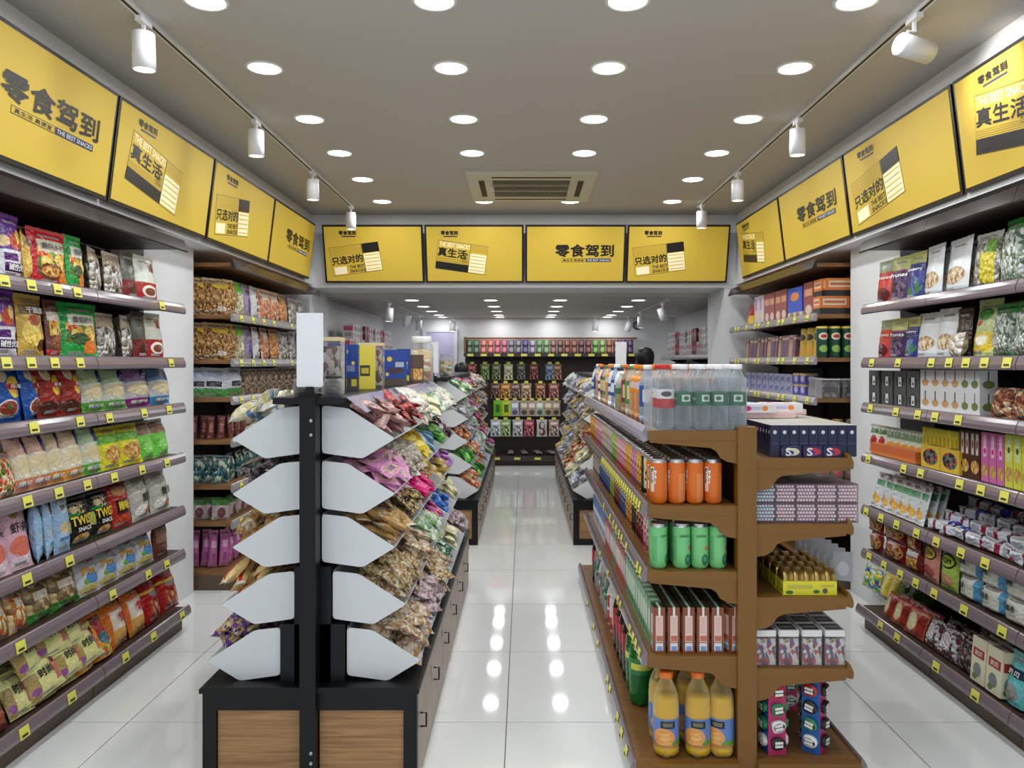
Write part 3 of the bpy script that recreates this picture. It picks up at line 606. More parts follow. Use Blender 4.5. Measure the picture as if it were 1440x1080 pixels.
B('red_fruit_pouch', 'small white pouch with a red fruit', .085, .15, .03, (206, 212, 200), [('e', .5, .42, .32, .22, (176, 36, 40)), ('r', .1, .9, .72, .92, (90, 130, 80))], 'stand', sc=(170, 186, 160))
B('orange_milk_pouch', 'white pouch with orange milk sweets', .11, .19, .04, (222, 226, 226), [('e', .35, .34, .22, .12, (226, 160, 60)), ('e', .68, .24, .22, .12, (232, 180, 90)), ('r', .1, .9, .66, .84, (90, 160, 110)), ('r', .2, .6, .9, 1, (150, 30, 40))], 'stand', sc=(190, 200, 200))
B('biscuit_roll', 'white tube of biscuits with coloured band', .26, .055, .055, (214, 216, 222), [('r', .3, .44, 0, 1, (150, 40, 70)), ('r', .8, .9, 0, 1, (60, 40, 60)), ('r', .5, .75, .3, .7, (170, 170, 180))], 'tube', rough=.3, cat='biscuit roll')
B('blue_roll', 'blue and white tube of biscuits', .26, .055, .055, (220, 224, 234), [('r', 0, .25, 0, 1, (44, 60, 150)), ('r', .6, .7, 0, 1, (140, 30, 70))], 'tube', rough=.3, cat='biscuit roll')
B('tan_roll', 'tan and white tube of biscuits', .26, .055, .055, (214, 190, 150), [('r', .2, .6, .2, .8, (240, 236, 226)), ('r', .88, 1, 0, 1, (90, 150, 110)), ('r', .3, .5, .35, .65, (90, 50, 40))], 'tube', rough=.3, cat='biscuit roll')
B('red_cookie_bag', 'dark red bag with a big round cookie', .16, .15, .05, (130, 28, 30), [('e', .52, .48, .42, .42, (206, 150, 80)), ('e', .52, .48, .38, .38, ('v', 10, (214, 164, 96), (196, 138, 70), (120, 66, 36))), ('r', .2, .62, .6, .84, (220, 210, 196))], sc=(120, 30, 34), texts=[('曲奇', -.1, .72, .3, .16, RT_, .03)], cat='cookie bag')
B('red_cracker_bag', 'white and red cracker pack', .12, .15, .05, (120, 40, 40), [('r', .1, .8, .05, .6, FOOD), ('r', .1, .8, .66, .94, (216, 210, 204))], sc=(110, 40, 40))
B('peach_bar_bag', 'peach bag with a black and yellow oval', .14, .2, .05, (216, 150, 130), [('e', .5, .66, .4, .17, (30, 26, 24)), ('e', .5, .66, .35, .13, (226, 200, 70)), ('e', .5, .22, .36, .14, (196, 80, 70))], sc=(200, 140, 120), texts=[('FQM', 0, .66, .5, .12, KT, .03)])
B('green_bar_bag', 'green and yellow bag with a black oval', .14, .2, .05, (176, 206, 90), [('e', .5, .66, .42, .18, (30, 36, 24)), ('e', .5, .66, .36, .13, (200, 226, 80)), ('e', .5, .22, .36, .14, (226, 170, 120))], sc=(120, 170, 70), texts=[('FQM', 0, .66, .5, .12, KT, .03)])
def puff(key, desc, side): B(key, desc, .17, .15, .09, (224, 222, 210), [('r', .84, 1, 0, 1, side), ('r', .05, .8, .08, .18, (196, 190, 170)), ('r', .05, .8, .3, .36, (204, 198, 180))], 'tube', texts=[('乳酪卷', -.12, .62, .42, .24, KT, .02)], cat='puff pack')
puff('blue_puff_pack', 'cream pack with black writing and a blue side', (90, 160, 200)); puff('yellow_puff_pack', 'cream pack with black writing and a yellow side', (226, 206, 50))
B('lollipop_bag', 'white and green bag with blue dots', .15, .14, .06, ('v', 6, (220, 224, 220), (90, 190, 70), (60, 80, 170), (230, 210, 80)), sc=(210, 214, 210))
B('banana_bag', 'yellow banana sweet bag', .09, .17, .05, (226, 200, 70), [('r', .3, .7, .2, .8, (240, 226, 140)), ('r', 0, 1, 0, .12, (90, 80, 50))], sc=(110, 150, 60))
B('green_leaf_bag', 'dark green sweet bag', .09, .16, .05, (74, 110, 50), [('e', .5, .45, .36, .3, (120, 160, 70))], sc=(60, 90, 40))
B('red_card_pack', 'orange and white jerky pack', .13, .13, .04, (196, 90, 60), [('e', .35, .5, .26, .36, (226, 222, 170)), ('r', .66, .96, .1, .9, (150, 50, 44))], sc=(150, 60, 50))
B('silver_meat_pack', 'silver and maroon vacuum meat pack', .15, .14, .05, ('v', 7, (176, 172, 176), (120, 40, 50), (70, 50, 54), (210, 206, 208)), [('e', .4, .5, .3, .3, (226, 220, 220))], rough=.12, crinkle=.6)
B('black_meat_pack', 'black and silver meat pack', .14, .14, .05, ('v', 7, (60, 56, 60), (140, 136, 140), (40, 34, 38), (110, 50, 54)), rough=.12, crinkle=.6)
B('teal_tissue_bag', 'teal bag with a grey animal and dark label', .17, .2, .08, (110, 196, 196), [('r', .1, .9, .56, .74, (40, 60, 84)), ('e', .5, .26, .32, .18, (150, 150, 150)), ('r', 0, 1, .9, 1, (150, 214, 214))], 'stand', sc=(140, 206, 206), texts=[('奶贝', 0, .65, .55, .1, WT, .03)])
def C(key, desc, w, h, d, base, lay=(), texts=(), cat='box', rough=.4): K[key] = carton(key, desc, w, h, d, pr(key, base, lay, rough, 0), texts, cat)
C('grey_gift_box', 'grey clear-fronted box with a white tag', .085, .095, .07, (84, 86, 84), [('e', .5, .4, .36, .34, (56, 58, 56)), ('r', .36, .62, .12, .66, (224, 226, 226)), ('e', .5, .3, .08, .1, (90, 90, 90))], rough=.15)
C('white_fruit_box', 'white box with an orange fruit on it', .075, .1, .08, (230, 232, 234), [('e', .5, .36, .34, .18, (214, 166, 110)), ('r', .44, .56, .5, .95, (90, 60, 60))])
C('white_olive_box', 'white box with a green olive on it', .075, .1, .08, (230, 232, 234), [('e', .5, .36, .34, .18, (120, 140, 76)), ('r', .46, .54, .5, .95, (70, 90, 60))])
C('clear_grey_box', 'clear grey pastry box', .15, .09, .1, (176, 176, 176), [('r', .05, .95, .05, .2, (140, 140, 146)), ('r', .1, .9, .4, .7, (150, 150, 150))], rough=.1)
C('yellow_stick_pack', 'yellow stick pack', .022, .19, .03, (226, 214, 50), [('r', .2, .8, .3, .8, (180, 150, 30))], cat='stick pack')
C('brown_cookie_box', 'chocolate brown biscuit stick box', .11, .21, .05, (78, 44, 32), [('e', .5, .24, .4, .14, FOOD), ('r', .15, .4, .5, .95, (206, 196, 190)), ('r', .6, .85, .5, .95, (206, 196, 190)), ('e', .27, .72, .08, .1, (120, 50, 40)), ('e', .72, .72, .08, .1, (120, 50, 40))])
C('pink_cookie_box', 'bright pink biscuit stick box', .075, .215, .05, (206, 110, 170), [('e', .5, .22, .42, .13, FOOD), ('r', .3, .7, .5, .95, (236, 196, 216)), ('e', .5, .62, .16, .06, (200, 60, 90))])
C('lime_cookie_box', 'lime yellow biscuit stick box', .085, .22, .05, (214, 216, 80), [('e', .5, .25, .42, .14, FOOD), ('r', .25, .75, .5, .95, (206, 226, 170)), ('e', .5, .7, .18, .06, (110, 90, 60))])
C('cream_snack_box', 'cream box with a red band and a grey animal', .13, .19, .07, (228, 222, 190), [('r', .1, .9, .56, .76, (170, 50, 46)), ('e', .45, .28, .28, .16, (130, 134, 136)), ('e', .3, .12, .16, .07, (110, 140, 60))], [('奶贝', 0, .66, .5, .11, WT, .03)])
C('orange_tray', 'orange display carton', .34, .06, .1, (206, 106, 56), [('r', 0, 1, 0, .3, (222, 130, 60))], cat='display tray')
C('black_yellow_tray', 'black and yellow display carton', .14, .11, .09, (222, 186, 60), [('e', .5, .5, .4, .36, ('v', 6, (40, 44, 48), (200, 80, 60), (90, 120, 120)))], cat='display tray')

def shelf_run(side, z, entries, shelfname, Xp=None, x_front=None, ref='white pier'):
    """entries in image order: (kind, x0, x1, options)"""
    s = 1 if side == 'left' else -1
    if Xp is None and z < 1.1: Xp = -1.962 if s > 0 else 1.966
    Xp = Xp or (-2.0 if side == 'left' else 2.0); rz = PI/2 if s > 0 else -PI/2
    items = []
    for e in entries:
        k = K[e[0]]; op = e[3] if len(e) > 3 else {}
        a, b = sorted((YP(e[1], Xp), YP(e[2], Xp))); items.append((b, a, k, op))
    items.sort(key=lambda t: -t[0])
    for n, (b, a, k, op) in enumerate(items):
        wy = (b-a); sx = min(max(wy/k.w, .55), 1.5); h = op.get('h', k.h); deep = op.get('deep', 1); st = op.get('stack', 1)
        for dpt in range(deep):
            for lay in range(st):
                zz = z+lay*h; lean = op.get('lean', .08 if k.cat not in ('box', 'stick pack', 'display tray') else 0)
                yaw = op.get('yaw', 0)+(RND.uniform(-.12, .12) if k.cat not in ('box', 'display tray', 'stick pack') else 0)
                x = Xp-s*(k.d/2+.012+dpt*(k.d*op.get('gap', 1.05)))
                row = '' if dpt == 0 else (' back row' if deep == 2 else ' %s row back' % nth(dpt+1)); up = '' if st == 1 else (' lower layer' if lay == 0 else ' upper layer')
                lb = '%s, %s from %s%s%s, %s' % (k.desc, nth(n+1), ref, row, up, shelfname)
                place(k, (x, (a+b)/2, zz+.009), (-lean, 0, rz+yaw), (sx, 1, h/k.h), lb, 'goods on '+shelfname, bare=dpt > 0)
D2 = {'deep': 2}
LN = ['top left-wall shelf'] + [nth(i)+' left-wall shelf' for i in range(2, 7)] + ['bottom left-wall shelf']
shelf_run('left', LEV[0], [('mint_crisp_bag', -24, 9), ('purple_crisp_bag', 11, 48), ('gold_noodle_bag', 40, 60, {'h': .21, 'yaw': .5}), ('red_noodle_bag', 58, 106, D2), ('green_noodle_bag', 106, 131), ('clear_nut_bag', 132, 158, {'yaw': .3}), ('clear_nut_bag', 156, 186, D2), ('dark_paper_bag', 184, 203), ('red_paper_bag', 203, 231)], LN[0])
shelf_run('left', LEV[1], [('mint_crisp_bag', -28, 2), ('purple_crisp_bag', 3, 37), ('gold_noodle_bag', 38, 77, D2), ('brown_noodle_bag', 77, 100), ('green_noodle_bag', 101, 147, D2), ('clear_nut_bag', 148, 175), ('clear_nut_bag', 174, 204, {'yaw': .25}), ('dark_paper_bag', 200, 216), ('red_paper_bag', 216, 239)], LN[1])
T = {'lean': .16, 'deep': 2, 'h': .222}
shelf_run('left', LEV[2], [('green_wave_bag', -28, 4, T), ('blue_crisp_bag', 6, 48, T), ('blue_crisp_bag', 47, 74, {'lean': .16, 'yaw': .3, 'h': .222}), ('red_crisp_bag', 70, 103, T), ('red_crisp_bag', 103, 130, T), ('green_wave_bag', 131, 161, T), ('green_wave_bag', 161, 190, T), ('purple_wave_bag', 191, 222, T), ('grey_wave_bag', 224, 251, T)], LN[2])
T = {'lean': .22, 'deep': 2}
shelf_run('left', LEV[3], [('red_jelly_bag', -26, 10, T), ('red_jelly_bag', 10, 38, T), ('pink_wave_bag', 36, 62, T), ('pink_wave_bag', 58, 88, T), ('orange_wave_bag', 84, 106, T), ('orange_wave_bag', 104, 136, T), ('green_wave_bag', 131, 158, T), ('yellow_corn_bag', 157, 184, T), ('yellow_corn_bag', 183, 211, T), ('green_bean_bag', 209, 229, T), ('green_bean_bag', 228, 250, T)], LN[3])
T = {'lean': .2, 'deep': 2}
shelf_run('left', LEV[4], [('pink_prawn_bag', -20, 27, T), ('pink_prawn_bag', 27, 58, T), ('pale_blue_bag', 58, 74, {'yaw': .5}), ('pale_blue_bag', 72, 88, {'yaw': .5}), ('pale_blue_bag', 88, 110), ('twist_bag', 108, 144, T), ('twist_bag', 144, 171, T), ('red_chip_bag', 168, 197, T), ('silver_cat_bag', 197, 225, T), ('silver_cat_bag', 225, 250, T)], LN[4])
T = {'lean': .25, 'deep': 3, 'h': .17}
shelf_run('left', LEV[5], [('orange_cake_bag', -30, 0, T), ('orange_cake_bag', 0, 30, T), ('orange_cake_bag', 28, 56, T), ('green_cake_bag', 55, 90, T), ('green_cake_bag', 88, 126, T), ('white_dog_bag', 124, 151, T), ('white_dog_bag', 150, 178, T), ('white_dog_bag', 178, 204, T), ('white_dog_bag', 204, 226, T), ('brown_tall_bag', 226, 244)], LN[5])
T3 = {'lean': .3, 'deep': 3, 'stack': 1}
shelf_run('left', BASEZ, [('maroon_bag', -30, 30, {'lean': .3, 'deep': 2}), ('yellow_cracker_bag', 32, 62, {'lean': .5, 'deep': 3, 'gap': 1.3}), ('yellow_cracker_bag', 62, 92, {'lean': .5, 'deep': 3, 'gap': 1.3}), ('yellow_cracker_bag', 92, 122, {'lean': .5, 'deep': 3, 'gap': 1.3}), ('orange_roll_bag', 120, 147, T3), ('orange_roll_bag', 146, 173, T3), ('amber_roll_bag', 172, 197, T3), ('amber_roll_bag', 197, 221, T3), ('red_roll_bag', 220, 241, T3), ('red_roll_bag', 242, 264, T3)], LN[6], -1.925)
for i, (x, zz) in enumerate(((40, .15), (72, .16), (100, .15), (55, .02), (88, .03), (115, .03))):       # loose packs lying on top of the pile
    y = YP(x, -1.99); place(K['yellow_cracker_bag'], (-1.975 if zz > .1 else -1.945, y, BASEZ+.02+zz*.9), (-.45, RND.uniform(-.15, .15), PI/2+RND.uniform(-.2, .2)), (.95, 1, .9), '%s, %s loose pack heaped in front on the bottom left-wall shelf' % (K['yellow_cracker_bag'].desc, nth(i+1)), 'goods on bottom left-wall shelf')

RN = ['top right-wall shelf'] + [nth(i)+' right-wall shelf' for i in range(2, 7)] + ['bottom right-wall shelf']
T = {'lean': .1, 'deep': 2}
shelf_run('right', LEV[0], [('red_prune_pouch', 1226, 1245), ('purple_prune_pouch', 1245, 1267, D2), ('blue_berry_pouch', 1267, 1288, D2), ('white_nut_pouch', 1288, 1316, D2), ('white_nut_pouch', 1314, 1356, T), ('clear_yellow_bag', 1356, 1390, T), ('clear_noodle_bag', 1388, 1425, T), ('clear_noodle_bag', 1425, 1466, T)], RN[0])
shelf_run('right', LEV[1], [('red_prune_pouch', 1226, 1244, {'h': .21}), ('purple_prune_pouch', 1244, 1262, {'h': .21}), ('blue_berry_pouch', 1262, 1283, {'h': .21}), ('white_nut_pouch', 1280, 1308, {'h': .22}), ('white_nut_pouch', 1308, 1334, {'h': .23}), ('brown_pouch', 1334, 1352, {'h': .22}), ('green_yellow_bag', 1356, 1386, T), ('clear_noodle_bag', 1382, 1412, {'h': .22}), ('clear_noodle_bag', 1412, 1446, {'h': .22})], RN[1])
y = YP(1344, 1.985); place(K['garlic_bag'], (1.985, y, LEV[1]+.009), (-.2, 0, -PI/2-.3), None, 'small clear bag of white garlic in front of the brown pouch, second right-wall shelf', 'goods on second right-wall shelf')
shelf_run('right', LEV[2], [('grey_gift_box', 1217+18.2*i, 1217+18.2*(i+1), {'stack': 2}) for i in range(4)]+[(('white_fruit_box' if i < 4 else 'white_olive_box'), 1291+13.8*i, 1291+13.8*(i+1), {'stack': 2}) for i in range(6)], RN[2])
shelf_run('right', LEV[2], [('clear_grey_box', 1376, 1408, {'h': .11, 'deep': 1}), ('clear_grey_box', 1408, 1444, {'h': .11})], 'third right-wall shelf rear', 2.12, ref='boxes')
shelf_run('right', LEV[2], [('fig_bag', 1378, 1408, {'lean': .2}), ('fig_bag', 1408, 1442, {'lean': .2})], 'third right-wall shelf front', 1.99, ref='white boxes')
shelf_run('right', LEV[3], [('red_fruit_pouch', 1217, 1229), ('red_fruit_pouch', 1228, 1240)]+[('green_white_pouch', 1240+10*i, 1252+10*i, {'yaw': .15}) for i in range(5)], RN[3], 2.02)
shelf_run('right', LEV[3], [('orange_tray', 1215, 1292)], 'fourth right-wall shelf beneath the small pouches', 1.985)
shelf_run('right', LEV[3], [('yellow_stick_pack', 1294+5.6*i, 1299+5.6*i) for i in range(9)], 'fourth right-wall shelf behind black trays', 2.035)
shelf_run('right', LEV[3], [('black_yellow_tray', 1292, 1318), ('black_yellow_tray', 1319, 1345)], 'fourth right-wall shelf below yellow sticks', 1.985)
shelf_run('right', LEV[3], [('brown_cookie_box', 1346, 1360), ('brown_cookie_box', 1360, 1374), ('pink_cookie_box', 1376, 1386), ('pink_cookie_box', 1387, 1397), ('pink_cookie_box', 1398, 1408), ('lime_cookie_box', 1409, 1420), ('lime_cookie_box', 1421, 1432), ('lime_cookie_box', 1433, 1446)], 'fourth right-wall shelf near end', 2.0)
T = {'lean': .25, 'deep': 3}
shelf_run('right', LEV[4], [('orange_milk_pouch', 1217+12*i, 1231+12*i, T) for i in range(6)], RN[4])
def heap_rolls():
    n = 0; rr = random.Random(5)
    for row in range(4):
        for j in range(11):
            y = 3.72-.105*j+rr.uniform(-.01, .01)
            if y < 2.75: continue
            k = K[('blue_roll', 'biscuit_roll', 'tan_roll')[0 if j < 2 else 1 if j < 8 else 2]]; n += 1
            place(k, (2.02+.07*row, y, LEV[4]+.012+.03*row+rr.uniform(0, .006)), (rr.uniform(-.2, .2), rr.uniform(-.12, .12), PI/2+rr.uniform(-.25, .25)), None,
                  '%s, %s in %s layer of heap on fifth right-wall shelf' % (k.desc, nth(j+1), nth(row+1)), 'biscuit rolls heaped on right wall')
heap_rolls()
T = {'lean': .12, 'stack': 2, 'h': .15, 'deep': 2}
shelf_run('right', LEV[5], [('red_cookie_bag', 1214, 1233, {'lean': .1, 'stack': 2, 'h': .105}), ('red_cookie_bag', 1233, 1265, {'lean': .1, 'stack': 2, 'h': .105}), ('red_cracker_bag', 1265, 1286, {'lean': .1, 'stack': 2, 'h': .105}), ('peach_bar_bag', 1286, 1313, {'deep': 2}), ('green_bar_bag', 1313, 1336, {'deep': 2})]+
          [('blue_puff_pack', 1337, 1366, {'stack': 2, 'h': .105, 'lean': .05}), ('blue_puff_pack', 1367, 1400, {'stack': 2, 'h': .105, 'lean': .05}), ('yellow_puff_pack', 1400, 1438, {'stack': 2, 'h': .105, 'lean': .05})], RN[5])
T = {'lean': .35, 'deep': 2, 'gap': 1.6}
shelf_run('right', BASEZ, [('lollipop_bag', 1204, 1226, {'lean': .2}), ('banana_bag', 1227, 1240, T), ('banana_bag', 1238, 1250, T), ('green_leaf_bag', 1248, 1262, T), ('green_leaf_bag', 1260, 1274, T)], 'bottom right-wall shelf rear', 2.07, ref='white pier')
shelf_run('right', BASEZ, [('red_card_pack', 1232, 1247, T), ('red_card_pack', 1246, 1264, T), ('red_card_pack', 1263, 1288, T), ('silver_meat_pack', 1288, 1308, T), ('silver_meat_pack', 1306, 1332, {'lean': .35, 'deep': 3, 'gap': 1.6}), ('black_meat_pack', 1330, 1358, {'lean': .35, 'deep': 3, 'gap': 1.6}), ('cream_snack_box', 1360, 1379, {'lean': .08, 'deep': 2}), ('cream_snack_box', 1381, 1402, {'lean': .08, 'deep': 2}), ('teal_tissue_bag', 1400, 1428, {'lean': .1, 'deep': 2}), ('teal_tissue_bag', 1428, 1460, {'lean': .1, 'deep': 2})], RN[6], 1.94)
# ------------------------------------------------------------------ bulk sweets gondolas (black cabinets with white angled trays)
OAK = wood('oak_panel', (140, 102, 62), (176, 134, 88), .4, (.6, 1, 14)); OAKS = wood('oak_door', (128, 104, 82), (150, 126, 102), .35, (14, .6, 1))
TRAYW = mat('tray_white', (212, 215, 217), .38); TRAYC = mat('tray_clear', (220, 222, 226), .12, trans=.8); STEEL = mat('steel', (180, 180, 184), .25, 1)
# cross-section of a tray, outwards from the core: back-bottom, back-top, shoulder, tip, foot
SEC = [(0, 0), (0, .171), (.093, .161), (.263, .051), (.146, -.02)]
ROWS = [(.03, 1.196), (.03, .997), (.03, .805), (.069, .600), (.12, .397)]
def tray_meshes(s, L):
    sec = [(s*a, b) for a, b in SEC]; t = .005
    out = MB()      # shell: back, floor, front lip
    def strip(p, q, th):
        d = Vector((q[0]-p[0], q[1]-p[1])); n = Vector((-d.y, d.x)).normalized()*th
        out.prism([p, q, (q[0]+n.x, q[1]+n.y), (p[0]+n.x, p[1]+n.y)], 0.004, L-.004)
    strip(sec[0], sec[1], .004*s*-1); strip(sec[4], sec[0], .004*s*-1); strip(sec[3], sec[4], .004*s*-1)
    shell = out.mesh('tray', TRAYC)
    r = .012; pts = []
    for i, p in enumerate(sec):      # rounded corners
        a = Vector(sec[i-1]); b = Vector(p); c = Vector(sec[(i+1) % 5])
        rr = .008 if i == 3 else r
        pts += [tuple(b+(a-b).normalized()*rr), tuple(b+((a-b).normalized()+(c-b).normalized())*rr*.28), tuple(b+(c-b).normalized()*rr)]
    e = MB().prism(pts, 0, t).mesh('end_panel', TRAYW)
    return shell, e
TM = {}
def tray(s, xc, row, y0, L, label, group):
    k = (s, round(L, 3))
    if k not in TM: TM[k] = tray_meshes(s, L)
    off, z = ROWS[row]
    o = ob('snack_tray', TM[k][0], None, (xc+s*off, y0, z)); tag(o, label, 'tray', group)
    ob('end_panel', TM[k][1], o); ob('end_panel', TM[k][1], o, (0, L-.005, 0))
    return o
SMALL = {}
def S_(key, desc, w, h, d, base, lay=(), style='pillow', rough=.2, cat='sweet pack', crinkle=.5):
    SMALL[key] = bag(key, desc, w, h, d, pr('bulk_'+key, base, lay, rough, crinkle, 45), style, None, (), cat, True, 6, 6)
S_('cocoa_bar', 'pinkish brown wrapped bar', .14, .045, .03, (150, 110, 104), [('r', .1, .9, .3, .7, (186, 150, 146)), ('r', .3, .7, .2, .45, (110, 60, 60))])
S_('red_stick', 'dark red wrapped stick', .14, .035, .025, (140, 24, 30), [('r', .2, .8, .3, .7, (190, 60, 50)), ('r', .4, .5, 0, 1, (40, 20, 20))])
S_('puff_pack', 'clear pack of cream puffs', .12, .09, .05, ('v', 5, (222, 220, 204), (200, 198, 190), (236, 232, 214), (176, 172, 160)), rough=.12)
S_('lemon_puff', 'clear pack of pale yellow puffs', .12, .09, .05, ('v', 5, (222, 218, 150), (206, 210, 190), (236, 232, 190)), rough=.12)
S_('pink_wafer', 'lilac pink wafer pack', .13, .1, .022, (206, 130, 180), [('r', .1, .9, .1, .5, (190, 150, 140)), ('r', .3, .7, .2, .4, (110, 80, 120))])
S_('clear_cake', 'clear pack of grey white cakes', .12, .08, .045, ('v', 5, (176, 168, 152), (206, 200, 190), (150, 140, 124)), rough=.12)
S_('yellow_pack', 'bright yellow sweet pack', .11, .07, .035, (226, 196, 30), [('e', .5, .5, .3, .3, (240, 220, 90))])
S_('green_jelly', 'green jelly pack', .1, .06, .03, (70, 150, 50), [('e', .5, .5, .3, .3, (130, 200, 90))])
S_('sky_pack', 'light blue sweet pack', .1, .07, .03, (130, 180, 214), [('e', .5, .5, .3, .3, (190, 220, 236))])
S_('plum_pack', 'dark plum sweet pack', .1, .07, .03, (74, 30, 60), [('r', .2, .8, .3, .7, (206, 190, 200))])
S_('waffle_bar', 'tan waffle bar', .15, .055, .03, ('s', 6, (206, 172, 110), (170, 128, 70)), [('r', 0, .06, 0, 1, (206, 196, 180)), ('r', .94, 1, 0, 1, (206, 196, 180))])
S_('gold_black_pack', 'black and gold sweet pack', .11, .06, .03, ('v', 6, (40, 30, 40), (190, 160, 90), (90, 60, 80), (206, 186, 120)))
S_('neon_pink_pack', 'neon pink sweet pack', .11, .06, .035, (236, 30, 130), [('e', .5, .5, .3, .25, (246, 80, 160))])
S_('red_gold_stick', 'red and gold wrapped stick', .13, .035, .025, ('v', 5, (196, 60, 40), (206, 170, 90), (226, 206, 150), (150, 40, 36)))
S_('gold_pack', 'gold foil sweet pack', .1, .07, .035, (190, 156, 70), [('e', .5, .5, .3, .3, (222, 200, 130))], rough=.15)
S_('lilac_pack', 'lilac sweet pack', .1, .07, .03, (190, 120, 200), [('e', .5, .5, .3, .3, (220, 170, 226))])
S_('chip_pack', 'clear pack of golden crisps', .13, .1, .045, ('v', 9, (166, 130, 78), (198, 172, 122), (132, 104, 66), (204, 196, 176)), rough=.12)
S_('white_green_pack', 'white and green sweet pack', .12, .08, .035, ('v', 4, (206, 216, 200), (170, 196, 150), (226, 230, 224), (120, 170, 110)), rough=.15)
S_('purple_red_pack', 'red and purple sweet pack', .11, .06, .03, ('v', 4, (206, 40, 44), (150, 60, 150), (190, 90, 170)))
S_('blue_twist', 'blue twisted sweet', .09, .05, .04, (50, 110, 200), [('e', .5, .5, .25, .3, (120, 170, 230))])
S_('cookie_pack', 'clear pack of tan cookies', .13, .1, .045, ('v', 7, (178, 146, 108), (206, 182, 146), (150, 118, 86), (208, 196, 186)), rough=.12)
S_('mauve_pack', 'clear mauve sweet pack', .12, .09, .04, ('v', 4, (150, 120, 130), (190, 166, 166), (110, 86, 92), (206, 190, 190)), rough=.12)
S_('dark_green_pack', 'dark green leafy sweet pack', .1, .06, .03, ('v', 4, (30, 80, 56), (60, 120, 80), (20, 50, 36), (206, 220, 210)), rough=.12)
S_('cream_pack', 'cream nougat pack', .1, .07, .035, (222, 214, 170), [('e', .5, .5, .3, .3, (240, 236, 206))])
S_('cheese_roll', 'clear pack of yellow and blue rolls', .14, .06, .05, ('v', 4, (222, 206, 150), (206, 206, 200), (90, 130, 180), (230, 222, 186)), rough=.12)
S_('grey_strip', 'clear grey brown strip pack', .13, .05, .02, ('v', 5, (120, 106, 100), (160, 150, 146), (90, 76, 70), (190, 180, 186)), rough=.12)
S_('bread_pack', 'golden bread roll pack', .13, .07, .05, ('v', 5, (198, 152, 88), (182, 134, 72), (214, 178, 118), (206, 200, 186)), rough=.15)
S_('red_cream_bar', 'red and cream rice bar', .14, .045, .035, (226, 196, 130), [('r', 0, 1, .3, .62, (190, 50, 36)), ('r', 0, .08, 0, 1, (230, 222, 200)), ('r', .92, 1, 0, 1, (230, 222, 200))])
S_('purple_bar', 'purple and tan sweet bar', .11, .05, .03, ('v', 4, (96, 50, 150), (200, 170, 120), (120, 70, 170), (226, 206, 150)))
S_('white_twist', 'clear white twisted sweet', .1, .06, .045, ('v', 4, (214, 214, 216), (190, 190, 196), (232, 232, 232), (150, 160, 190)), rough=.12)
S_('orange_pack', 'orange red sweet pack', .1, .07, .035, ('v', 4, (206, 90, 40), (226, 150, 60), (176, 50, 40), (222, 206, 190)), rough=.15)
S_('silver_pack', 'silvery sweet pack', .1, .07, .035, ('v', 4, (196, 196, 200), (160, 158, 164), (220, 220, 222), (130, 90, 90)), rough=.12)
LAYN = ['top', 'second', 'third', 'fourth', 'lowest']
def fill(s, xc, row, y0, L, key, n, label, group, scale=1.0, seed=0, layers=3):
    rr = random.Random(seed); k = SMALL[key]; off, z = ROWS[row]
    Bp = Vector((xc+s*(off+.06), 0, z+.135)); Cp = Vector((xc+s*(off+.25), 0, z+.045)); d = Cp-Bp
    nrm = Vector((s*.54, 0, .84))
    per = max(2, int(round(n/3))); i = 0
    for lay in range(layers):
        for c in range(per):
            t = (c % 2)*.5+.22+rr.uniform(-.12, .12) if lay < layers-1 else .25+rr.uniform(0, .5)
            yy = y0+L*((c+.5)/per)+rr.uniform(-.03, .03); hd = .5*math.hypot(k.w, k.h)*scale+.006; yy = min(max(yy, y0+hd), y0+L-hd)
            p = Bp+d*min(max(t, .05), .93)+nrm*(-.012+.026*lay)*scale; p.y = yy
            zdir = Vector((rr.uniform(-1, 1), rr.uniform(-.6, .6), rr.uniform(-.5, .8)))
            nn = (nrm+Vector((rr.uniform(-.35, .35), rr.uniform(-.45, .45), rr.uniform(-.2, .2)))).normalized()
            zd = (zdir-nn*zdir.dot(nn)).normalized(); xd = zd.cross(nn)*-1; yd = -nn; xd = yd.cross(zd)
            M = Matrix((xd, yd, zd)).transposed()
            place(k, p, M.to_euler(), (scale,)*3, '%s, %s along %s layer, %s' % (k.desc, nth(c+1), LAYN[layers-1-lay], label), group); i += 1
